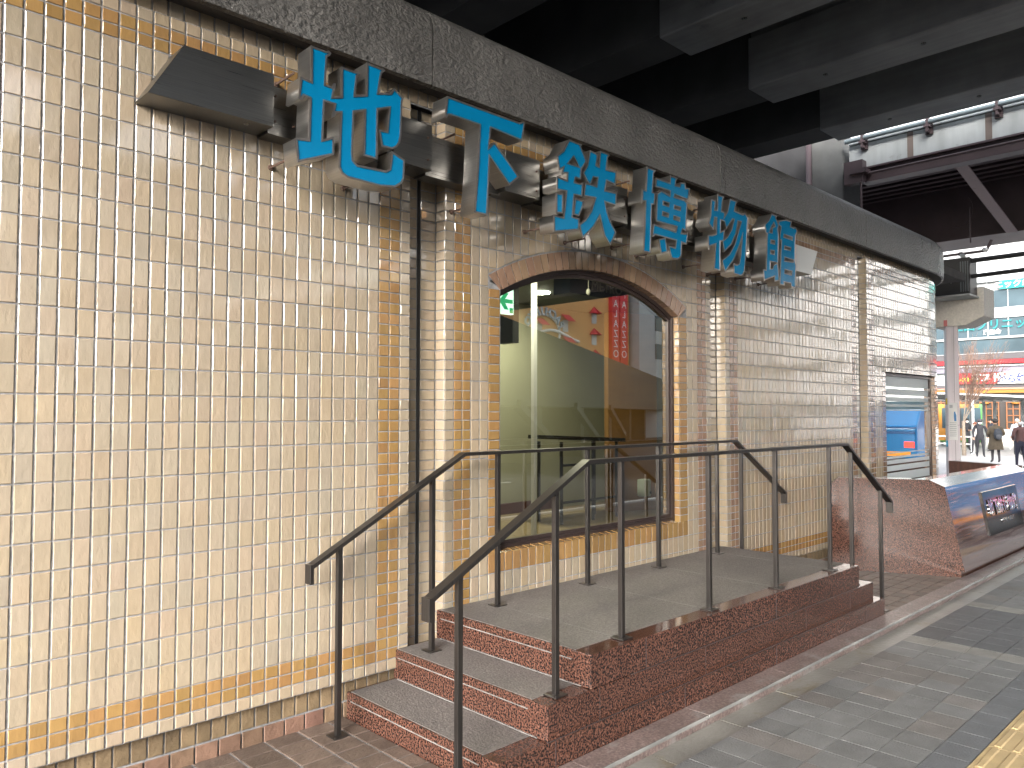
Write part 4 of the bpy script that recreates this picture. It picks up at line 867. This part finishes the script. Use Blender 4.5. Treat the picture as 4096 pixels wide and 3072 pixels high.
# ---------------------------------------------------------------- people
skinm = mat('skin', (.48, .29, .21), .55)
def person(label, loc, rz, H=1.68, top=(.1, .1, .1), legs=(.03, .03, .035), hair=(.02, .016, .014), hat=None, mask=False, coat=None, stride=.12, arms='down', bulk=1.0, bag=None, bald=False):
    t = thing('person', label, 'person', loc, rz); k = H/1.70
    # local: facing +X
    V = []; E_ = []; RD = []; TG_ = []
    def v(p, r, g): V.append((p[0]*k, p[1]*k, p[2]*k)); RD.append(r*k); TG_.append(g); return len(V)-1
    def e(a, b): E_.append((a, b))
    pel = v((0, 0, .92), .135*bulk, 1); wa = v((0, 0, 1.08), .125*bulk, 0); ch = v((.0, 0, 1.28), .15*bulk, 0); sh = v((-.01, 0, 1.40), .11*bulk, 0)
    nk = v((.005, 0, 1.47), .055, 2); hd0 = v((.02, 0, 1.54), .078, 2); hd1 = v((.02, 0, 1.62), .085, 2)
    for a, b in ((pel, wa), (wa, ch), (ch, sh), (sh, nk), (nk, hd0), (hd0, hd1)): e(a, b)
    for s in (1, -1):
        st_ = stride*s
        hp = v((0, .09*s, .86), .095*bulk, 1); kn = v((st_*.6+.02, .10*s, .48), .062, 1); an = v((st_-.01, .105*s, .09), .045, 1); to = v((st_+.13, .12*s, .035), .036, 3)
        e(pel, hp); e(hp, kn); e(kn, an); e(an, to)
        so = v((-.01, .18*s*bulk, 1.37), .072, 0)
        e(sh, so)
        if arms == 'down': el_ = (-.03, .25*s*bulk, 1.12); wr = (.06, .25*s*bulk, .90)
        elif arms == 'fold': el_ = (-.02, .25*s*bulk, 1.12); wr = (.2, .09*s, 1.10)
        else: el_ = (-.06, .27*s*bulk, 1.13); wr = (.16, .16*s, 1.02)
        a1 = v(el_, .052*bulk, 0); a2 = v(wr, .036, 0); e(so, a1); e(a1, a2)
        d = (Vector(wr)-Vector(el_)).normalized(); pm_ = Vector(wr)+d*.06; ph = v(pm_, .03, 2); e(a2, ph)
        sd_ = d.cross(Vector((0, 0, 1)) if abs(d.z) < .9 else Vector((1, 0, 0))).normalized()
        for q, ln in ((-.024, .06), (-.008, .075), (.008, .07), (.024, .055)):
            f1 = v(pm_+sd_*q+d*ln*.6, .009, 2); f2 = v(pm_+sd_*q*1.1+d*ln+Vector((0, -.012*s, -.004)), .008, 2); e(ph, f1); e(f1, f2)
        th = v(pm_-sd_*.035-d*.01+Vector((.02, 0, 0)), .011, 2); e(ph, th)
    me = bpy.data.meshes.new('body'); me.from_pydata(V, E_, []); o = bpy.data.objects.new('body', me); col.objects.link(o)
    sk = o.modifiers.new('s', 'SKIN'); sk.use_smooth_shade = True
    for i, r_ in enumerate(RD): me.skin_vertices[0].data[i].radius = (r_, r_)
    me.skin_vertices[0].data[0].use_root = True
    sb = o.modifiers.new('u', 'SUBSURF'); sb.levels = 1; sb.render_levels = 1
    bpy.context.view_layer.update()
    m2 = bpy.data.meshes.new_from_object(o.evaluated_get(bpy.context.evaluated_depsgraph_get())); bpy.data.objects.remove(o)
    VV = [Vector(q) for q in V]
    m2.materials.clear()
    for m_ in (mat('jacket_cloth', top, .85, noise=(14, .15)), mat('trouser_cloth', legs, .85, noise=(14, .15)), skinm, mat('shoe_leather', (.02, .02, .02), .5)): m2.materials.append(m_)
    for pl in m2.polygons:
        c_ = pl.center; best = 9; g = 0
        for (a, b) in E_:
            A_, B_ = VV[a], VV[b]; d = B_-A_; tt_ = max(0, min(1, (c_-A_).dot(d)/max(1e-9, d.dot(d)))); dd = (A_+d*tt_-c_).length-(RD[a]*(1-tt_)+RD[b]*tt_)
            if dd < best: best = dd; g = TG_[b] if tt_ > .35 else TG_[a]
        pl.material_index = g; pl.use_smooth = True
    m2.name = 'body'; bo = bpy.data.objects.new('body', m2); col.objects.link(bo); bo.parent = t
    fc = MB()    # face: nose, eyes, mouth
    fc.ell((.105*k, 0, 1.575*k), (.022*k, .014*k, .025*k), n=8)
    bo2 = fc.build('nose', skinm, t, smooth=True)
    fc = MB(); [fc.ell((.092*k, .03*s*k, 1.60*k), (.012*k, .014*k, .009*k), n=8) for s in (1, -1)]; fc.build('eyes', M['black'], t, smooth=True)
    for s in (1, -1):
        fc = MB(); fc.ell((.015*k, .086*s*k, 1.585*k), (.018*k, .012*k, .03*k), n=8); fc.build('ear', skinm, t, smooth=True)
    if mask:
        fc = MB(); fc.ell((.055*k, 0, 1.545*k), (.068*k, .075*k, .058*k), n=12); fc.build('face_mask', M['white'], t, smooth=True)
    else:
        fc = MB(); fc.ell((.093*k, 0, 1.535*k), (.012*k, .026*k, .007*k), n=8); fc.build('mouth', mat('lips', (.3, .1, .09), .5), t, smooth=True)
    if not bald:
        hm = mat('hair', hair, .8, noise=(30, .3)); fc = MB(); fc.ell((-.008*k, 0, 1.63*k), (.105*k, .098*k, .092*k), n=14, z0=-.55); fc.build('hair', hm, t, smooth=True)
    else:
        fc = MB(); fc.ell((-.03*k, 0, 1.60*k), (.085*k, .094*k, .085*k), n=14, z0=-.75, z1=.55); fc.build('hair', mat('white_hair', (.6, .6, .6), .8), t, smooth=True)
    if hat:
        fc = MB(); fc.ell((-.002, 0, 1.655*k), (.118*k, .112*k, .09*k), n=14, z0=-.35); fc.ell((.04*k, 0, 1.635*k), (.13*k, .12*k, .014*k), n=14); fc.build('hat', mat('hat_cloth', hat, .9), t, smooth=True)
    if coat:
        cm_ = mat('coat_cloth', coat, .88, noise=(11, .2), bump=(20, .4)); fc = MB(); n = 18; prof_ = [(.52, .245, .22), (.70, .225, .20), (.92, .195, .175), (1.08, .18, .15), (1.26, .205, .17), (1.38, .20, .13), (1.45, .10, .08)]
        for z, rx, ry in prof_:
            for j in range(n):
                a = 2*math.pi*j/n; wv = 1+.05*math.sin(a*5)*(1.3-z if z < 1.3 else 0); fc.v.append((ry*math.cos(a)*wv*k*bulk, rx*math.sin(a)*wv*k*bulk, z*k))
        for i in range(len(prof_)-1):
            for j in range(n): j2 = (j+1) % n; fc.f.append((i*n+j, i*n+j2, (i+1)*n+j2, (i+1)*n+j)); fc.c.append((1, 1, 1)); fc.m.append(0)
        fc.build('coat', cm_, t, smooth=True)
    return t
HZ = -.425
def at(d, px):
    l = (px-2048)/3090*d; return (-.6154+d*.6945+l*.7195, -3.4498+d*.7195-l*.6945)
a = at(34.4, 3917); person('person in grey jacket, dark cap and white mask walking towards us', (a[0], a[1], HZ), R(205), 1.66, top=(.025, .025, .03), legs=(.022, .022, .027), hat=(.05, .05, .06), mask=True, stride=.17, arms='down', bulk=1.1)
a = at(30.5, 3978); person('person in long brown coat and dark hat, seen from behind', (a[0], a[1], HZ), R(35), 1.70, top=(.065, .05, .032), legs=(.05, .045, .05), hat=(.03, .027, .025), coat=(.065, .05, .032), stride=.05, arms='front', bulk=1.12)
bp_ = thing('backpack', 'dark blue grey backpack on the back of the person in the long brown coat', 'backpack', (a[0], a[1], HZ), R(35))
mb = MB(); mb.ell((-.255, 0, 1.13), (.11, .155, .235), n=14); mb.build('bag', mat('backpack_cloth', (.025, .03, .04), .7, noise=(9, .3)), bp_, smooth=True)
mb = MB(); mb.ell((-.345, 0, 1.03), (.04, .11, .11), n=12); mb.build('front_pocket', mat('backpack_pocket', (.05, .055, .065), .6), bp_, smooth=True)
mb = MB(); [mb.bar((-.17, .09*s, 1.30), (-.02, .12*s, 1.44), .05, .015) for s in (1, -1)]; mb.build('straps', M['black'], bp_)
a = at(27.4, 4078); person('person with white hair in a maroon jacket and dark trousers at the right edge', (a[0], a[1], HZ), R(50), 1.70, top=(.10, .05, .047), legs=(.02, .022, .04), bald=True, stride=.08, arms='front', bulk=1.22)
a = at(40, 3864); person('person in dark clothes with black hair and white mask standing beside the bus', (a[0], a[1], HZ), R(235), 1.66, top=(.025, .025, .03), legs=(.025, .025, .03), mask=True, stride=.03, arms='fold')
a = at(39, 3961); person('person in dark navy with short black hair, partly hidden behind the long coat', (a[0], a[1], HZ), R(120), 1.66, top=(.03, .035, .05), stride=.1)
a = at(37, 3896); person('person with reddish hair just behind the grey jacket', (a[0], a[1], HZ), R(90), 1.52, top=(.4, .38, .36), hair=(.14, .05, .03), stride=.1)
a = at(36, 4066); person('person in a pale blue jacket far right behind the white haired person', (a[0], a[1], HZ), R(200), 1.68, top=(.42, .5, .56), hair=(.3, .3, .3), stride=.1)

# ---------------------------------------------------------------- things inside, behind the arched window
t = thing('exit_sign', 'lit white and green exit sign with left arrow, upper left inside the arched window', 'exit sign')
mb = MB(); mb.box(2.68, 2.872, .150, .175, 2.18, 2.342); mb.build('lit_panel', mat('lit_exit_panel', (.8, .9, .85), .4, emis=((.72, 1, .88), .55)), t)
gm_ = mat('exit_green', (.0, .35, .12), .4, emis=((0, .5, .2), .25)); mb = MB()
mb.prism([(2.74, .149, 2.262), (2.79, .149, 2.315), (2.825, .149, 2.315), (2.795, .149, 2.276), (2.862, .149, 2.276), (2.862, .149, 2.25), (2.795, .149, 2.25), (2.825, .149, 2.208), (2.79, .149, 2.208)], (0, -.002, 0))
mb.prism([(2.835, .149, 2.188), (2.865, .149, 2.188), (2.865, .149, 2.222), (2.835, .149, 2.222)], (0, -.0015, 0)); mb.build('arrow_and_pictogram', gm_, t)
mb = MB(); mb.box(2.875, 2.93, .16, .30, 2.0, 2.8); mb.build('hanger', M['black'], t)
t = thing('display_stand', 'black metal tube stand with a sloping top inside the arched window', 'stand')
mb = MB(); mb.prism([(5.15, 1.85, 1.27), (6.25, 1.85, 1.22), (6.25, 2.28, 1.22), (5.15, 2.28, 1.27)], (0, 0, .04)); mb.build('top_board', M['black'], t)
for x, y in ((5.25, 1.9), (5.75, 1.9), (6.15, 1.9), (5.25, 2.22), (6.15, 2.22)):
    mb = MB(); mb.tube((x, y, .40), (x, y, 1.24), .018, n=8); mb.build('leg', M['black'], t)
mb = MB(); [mb.tube((5.25, 1.9, z), (6.15, 1.9, z), .014, n=6) for z in (.62, 1.0)]; mb.build('cross_bar', M['black'], t)
t = thing('towel_dispenser', 'small pale green white dispenser on the orange wooden wall inside the arched window', 'dispenser')
mb = MB(); mb.box(6.69, 6.82, 1.92, 2.03, .57, .77); mb.build('housing', mat('pale_plastic', (.55, .62, .55), .4), t, bevel=.015)
mb = MB(); mb.box(6.79, 6.822, 1.917, 1.94, .60, .63); mb.build('outlet', M['black'], t)
t = thing('white_post', 'thin pale square post standing left of centre inside the arched window', 'post')
mb = MB(); mb.box(3.83, 3.865, .9, .935, .4, 2.79); mb.build('post_shaft', M['white'], t)
mb = MB(); mb.tube((4.27, .7, 2.80), (4.27, .7, 2.56), .003, n=5); mb.ell((4.27, .7, 2.545), (.02, .02, .03), n=10)
lb_ = mb.build('hanging_bulb', mat('pale_bulb', (.7, .7, .6), .3)); tag(lb_, 'small pale bulb hanging on a thin wire inside the arched window top', 'bulb')
text_mesh('METRO', .14, frame_facing((5.12, 1.19, 2.725), (1, 0, 0), (0, 0, 1)), mat('grey_wall_lettering', (.3, .32, .34), .5), 'lettering', beamo, .004)

# ---------------------------------------------------------------- the other side of the street, seen in the glass and tiles
t = thing('orange_hall', 'orange arcade building with round lettering, red awnings and red vertical banners across the street', 'building')
om = mat('orange_render', (.70, .36, .13), .8, noise=(.6, .08)); BY = -36
mb = MB(); mb.box(36, 51.2, BY-12, BY, -.6, 22); mb.build('wall', om, t)
LF, UPZ = (-1, 0, 0), (0, 0, 1)
ring_ = MB(); n = 40
for i in range(n):
    a0, a1 = 2*math.pi*i/n, 2*math.pi*(i+1)/n
    ring_.tube((40.8+1.75*math.cos(a0), BY+.1, 7.5+1.3*math.sin(a0)), (40.8+1.75*math.cos(a1), BY+.1, 7.5+1.3*math.sin(a1)), .09, n=6)
for i in range(14):
    x0 = 38.4+i*.45; x1 = x0+.45; f_ = lambda x: 7.35-.35*math.cos((x-38.4)*.95)
    ring_.tube((x0, BY+.14, f_(x0)), (x1, BY+.14, f_(x1)), .12, n=6)
ring_.build('round_emblem', M['white'], t)
for s_, a0, da in (('PACHINKO', 2.7, -.32), ('PALAZZO', -2.4, .30)):
    for i, ch_ in enumerate(s_):
        a = a0+da*i; x, z = 40.8-1.95*math.cos(a), 7.5+1.5*math.sin(a)
        up_ = Vector((-math.cos(a), 0, math.sin(a))) if da < 0 else Vector((math.cos(a), 0, -math.sin(a)))
        r_v = up_.cross(Vector((0, 1, 0))); text_mesh(ch_, .85, frame_facing((x, BY+.2, z), r_v, up_), mat('silver_blue_letter', (.35, .42, .5), .3, .3), 'emblem_letter', t, .06, .02)
awm = mat('red_awning', (.60, .03, .05), .7)
for (x, z, q) in ((40.4, 8.2, 0), (43.3, 8.7, 0), (40.4, 6.8, 0), (43.3, 7.1, 0), (46.7, 9.6, 1), (46.7, 7.9, 1), (46.8, 6.2, 1), (43.6, 5.9, 1)):
    mb = MB()
    if q:
        for i in range(10):
            a0, a1 = math.pi*i/10, math.pi*(i+1)/10
            mb.prism([(x, BY, z+.35), (x+.65*math.cos(a0), BY+.02, z-.2+.0*a0), (x+.65*math.cos(a0), BY+.6*math.sin(a0)+.02, z-.2), (x+.65*math.cos(a1), BY+.6*math.sin(a1)+.02, z-.2)], (0, 0, .02))
    else: mb.prism([(x-.45, BY, z+.3), (x+.45, BY, z+.3), (x+.45, BY+.7, z-.25), (x-.45, BY+.7, z-.25)], (0, 0, .03))
    mb.build('awning', awm, t)
    mb = MB(); mb.box(x-.3, x+.3, BY-.05, BY+.02, z-1.0, z-.1); mb.build('window', mat('pale_arcade_window', (.5, .5, .5), .3), t)
for x0, x1 in ((48.55, 49.5), (49.62, 50.6)):
    mb = MB(); mb.box(x0, x1, BY, BY+.35, 3.5, 16); bn = mb.build('banner', mat('red_banner', (.60, .02, .03), .6), t)
    for i, ch_ in enumerate('PALAZZO'): text_mesh(ch_, .85, frame_facing(((x0+x1)/2, BY+.36, 11.2-i*.82), LF, UPZ), wt, 'lettering', bn, .01)
t = thing('white_annex', 'plain white building with small square windows beside the red banners across the street', 'building')
mb = MB(); mb.box(51.3, 80, BY-12, BY+1, -.6, 20); mb.build('wall', wb, t)
for x in (54.2, 60, 66, 72):
    for z in (6.7, 9.1, 12.5):
        mb = MB(); mb.box(x-.7, x+.7, BY+.95, BY+1.02, z-.65, z+.65); mb.build('window', gl, t)
for i, (x0, x1, d, h, c_) in enumerate(((-60, -36, -40, 18, (.45, .44, .42)), (-35, -14, -36, 13, (.55, .5, .44)), (-13, 6, -42, 16, (.42, .45, .47)), (8, 34, -40, 15, (.6, .6, .58)))):
    t = thing('street_block', ['grey concrete block of flats far left across the street', 'beige five storey block across the street', 'bluish grey office block across the street behind the viaduct', 'white office block left of the orange arcade building'][i], 'building')
    mb = MB(); mb.box(x0, x1, d-10, d, -.6, h); mb.build('wall', mat('block_wall', c_, .8, noise=(.5, .1)), t)
    z = 3.5
    while z < h-2:
        mb = MB(); mb.box(x0+1, x1-1, d, d+.05, z, z+1.4); mb.build('window_band', gl, t); z += 3.2
t = thing('reflector_block', 'tall white block added out of view to brighten the tiles, behind the blue truck', 'building')  # unseen block, placed and whitened so the wall tiles reflect more brightness
mb = MB(); mb.box(62, 76, -34.9, -9, -.6, 17); mb.build('wall', mat('bright_white_render', (.82, .82, .82), .6), t)
z = 1.5
while z < 16:
    mb = MB(); mb.box(61.9, 62.0, -34, -24, z, z+.9); mb.box(61.9, 62.0, -21, -10, z, z+.9); mb.build('window_band', gl, t); z += 3.4
for i_ in range(8):
    mb = MB(); mb.box(61.3, 62, -23.4+i_*.0, -22.4, 1.6+i_*1.9, 2.5+i_*1.9); mb.tube((61.28, -22.9, 2.05+i_*1.9), (61.3, -22.9, 2.05+i_*1.9), .35, n=14, m=1); mb.build('air_conditioner', [M['light_steel'], M['black']], t)
# elevated roadway running diagonally away on the other side
t = thing('elevated_roadway', 'dark elevated roadway girder on pillars running diagonally across the street', 'elevated road')
dv = Vector((.874, -.487, 0)); nv_ = Vector((-.487, -.874, 0)); o0 = Vector((10.2, -9.9, 0)); dm = mat('dark_road_girder', (.06, .06, .05), .8, noise=(1, .2))
def obox(mb, s0, s1, t0, t1, z0, z1):
    mb.prism([o0+dv*s0+nv_*t0+Vector((0, 0, z0)), o0+dv*s1+nv_*t0+Vector((0, 0, z0)), o0+dv*s1+nv_*t1+Vector((0, 0, z0)), o0+dv*s0+nv_*t1+Vector((0, 0, z0))], (0, 0, z1-z0))
mb = MB(); obox(mb, 2, 95, 0, 7, 1.75, 4.25); mb.build('roadway_girder', dm, t)
for s in (4, 12, 20, 28, 36, 44, 52, 62, 72, 82):
    mb = MB(); obox(mb, s, s+.8, 1, 6, -.6, 1.749); mb.build('roadway_pillar', dm, t)
mb = MB()
for s in (6, 14, 22): mb.bar(o0+dv*s+Vector((0, 0, 1.8)), o0+dv*(s+5)+Vector((0, 0, .3)), .25, .25)
mb.build('diagonal_strut', dm, t)
# vehicles on the road
def van(label, loc, rz, c_, L_=4.6, H_=2.0, W_=1.75):
    t = thing('parked_van', label, 'van', loc, rz); cm_ = mat('van_paint', c_, .22, coat=.6)
    mb = MB(); pr_ = [(0, .35), (L_, .35), (L_, .95), (L_-.55, 1.15), (L_-1.2, H_-.08), (L_-1.5, H_), (.15, H_), (0, H_-.35)]
    mb.prism([(x, -W_/2, z) for x, z in pr_], (0, W_, 0)); mb.build('body', cm_, t, bevel=.05)
    for y0 in (-W_/2-.004, W_/2-.006):
        mb = MB(); mb.prism([(x, y0, z) for x, z in ((.4, 1.1), (L_-1.0, 1.1), (L_-1.42, H_-.2), (.4, H_-.2))], (0, .01, 0)); mb.build('side_window', gl, t)
    mb = MB(); mb.box(-.008, .01, -W_/2+.2, W_/2-.2, 1.15, H_-.4); mb.build('rear_window', gl, t)
    for s in (1, -1):
        mb = MB(); mb.box(-.02, .02, s*(W_/2-.12)-.07, s*(W_/2-.12)+.07, .8, 1.1); mb.build('tail_light', mat('tail_red', (.6, .01, .01), .3, emis=((1, .05, .03), .3)), t)
    mb = MB(); mb.box(-.015, .01, -.2, .2, .62, .78); mb.build('number_plate', M['white'], t)
    for x in (.9, L_-.9):
        for y0 in (-W_/2-.01, W_/2-.19):
            mb = MB(); mb.tube((x, y0, .33), (x, y0+.2, .33), .33, n=20); wh = mb.build('wheel', M['black_rubber'], t)
            mb = MB(); mb.tube((x, y0-.005, .33), (x, y0+.205, .33), .19, n=16); mb.build('rim', M['light_steel'], wh)
van('white van waiting under the elevated roadway', (26.5, -14, -.5), R(-20), (.6, .62, .62))
van('pale blue van beside the white one on the road', (21, -9.5, -.3), R(-4), (.16, .38, .55))
t = thing('blue_truck', 'bright blue box truck with orange reflectors seen from behind on the road', 'truck', (27.0, -6.7, -.55), R(3)); bm_ = mat('truck_blue', (.01, .24, .62), .25, coat=.5)
mb = MB(); mb.prism([(.0, -1.15, .55), (.0, -1.15, 1.6), (.4, -1.15, 2.2), (7, -1.15, 2.2), (7, -1.15, .55)], (0, 2.3, 0)); mb.build('box_body', bm_, t, bevel=.06)
mb = MB(); mb.box(7.1, 9.0, -1.05, 1.05, .5, 2.4); mb.build('cab', bm_, t, bevel=.1)
mb = MB(); mb.box(-.03, .0, -1.1, 1.1, 1.38, 1.46); mb.box(-.04, .0, -1.15, 1.15, 1.56, 1.62); mb.build('trim', mat('truck_dark_blue', (.01, .10, .30), .3), t)
mb = MB(); mb.box(-.04, .01, -.95, .95, .62, .78); mb.build('reflector_band', mat('orange_reflector', (.8, .3, .02), .3, emis=((1, .35, .03), .1)), t)
for s in (1, -1):
    mb = MB(); mb.box(-.05, .01, s*.92-.16, s*.92+.16, .92, 1.12); mb.build('tail_light', mat('truck_tail_red', (.7, .01, .01), .3, emis=((1, .05, .03), .5)), t)
mb = MB(); mb.box(-.03, .01, -.33, .1, .86, 1.08); mb.build('number_plate', M['white'], t)
for x in (1.6, 7.9):
    for y0 in (-1.16, .9):
        mb = MB(); mb.tube((x, y0, .45), (x, y0+.26, .45), .45, n=20); mb.build('wheel', M['black_rubber'], t)
rl = MB(); rl.poly([(-60, -14, -.094), (13, -14, -.094), (13, -4.75, -.094), (-60, -4.75, -.094)])
kk = MB(); kk.box(-60, 13, -4.78, -4.635, -.2, -.03); tag(kk.build('road_kerb', M['girder'], bevel=.01), kind='structure')
ln_ = MB(); ln_.box(-60, 13, -5.25, -5.13, -.099, -.0955)
for i in range(20): ln_.box(-58+i*3.6, -56.4+i*3.6, -9.6, -9.48, -.099, -.0955)
tag(ln_.build('road_markings', M['white']), kind='structure')
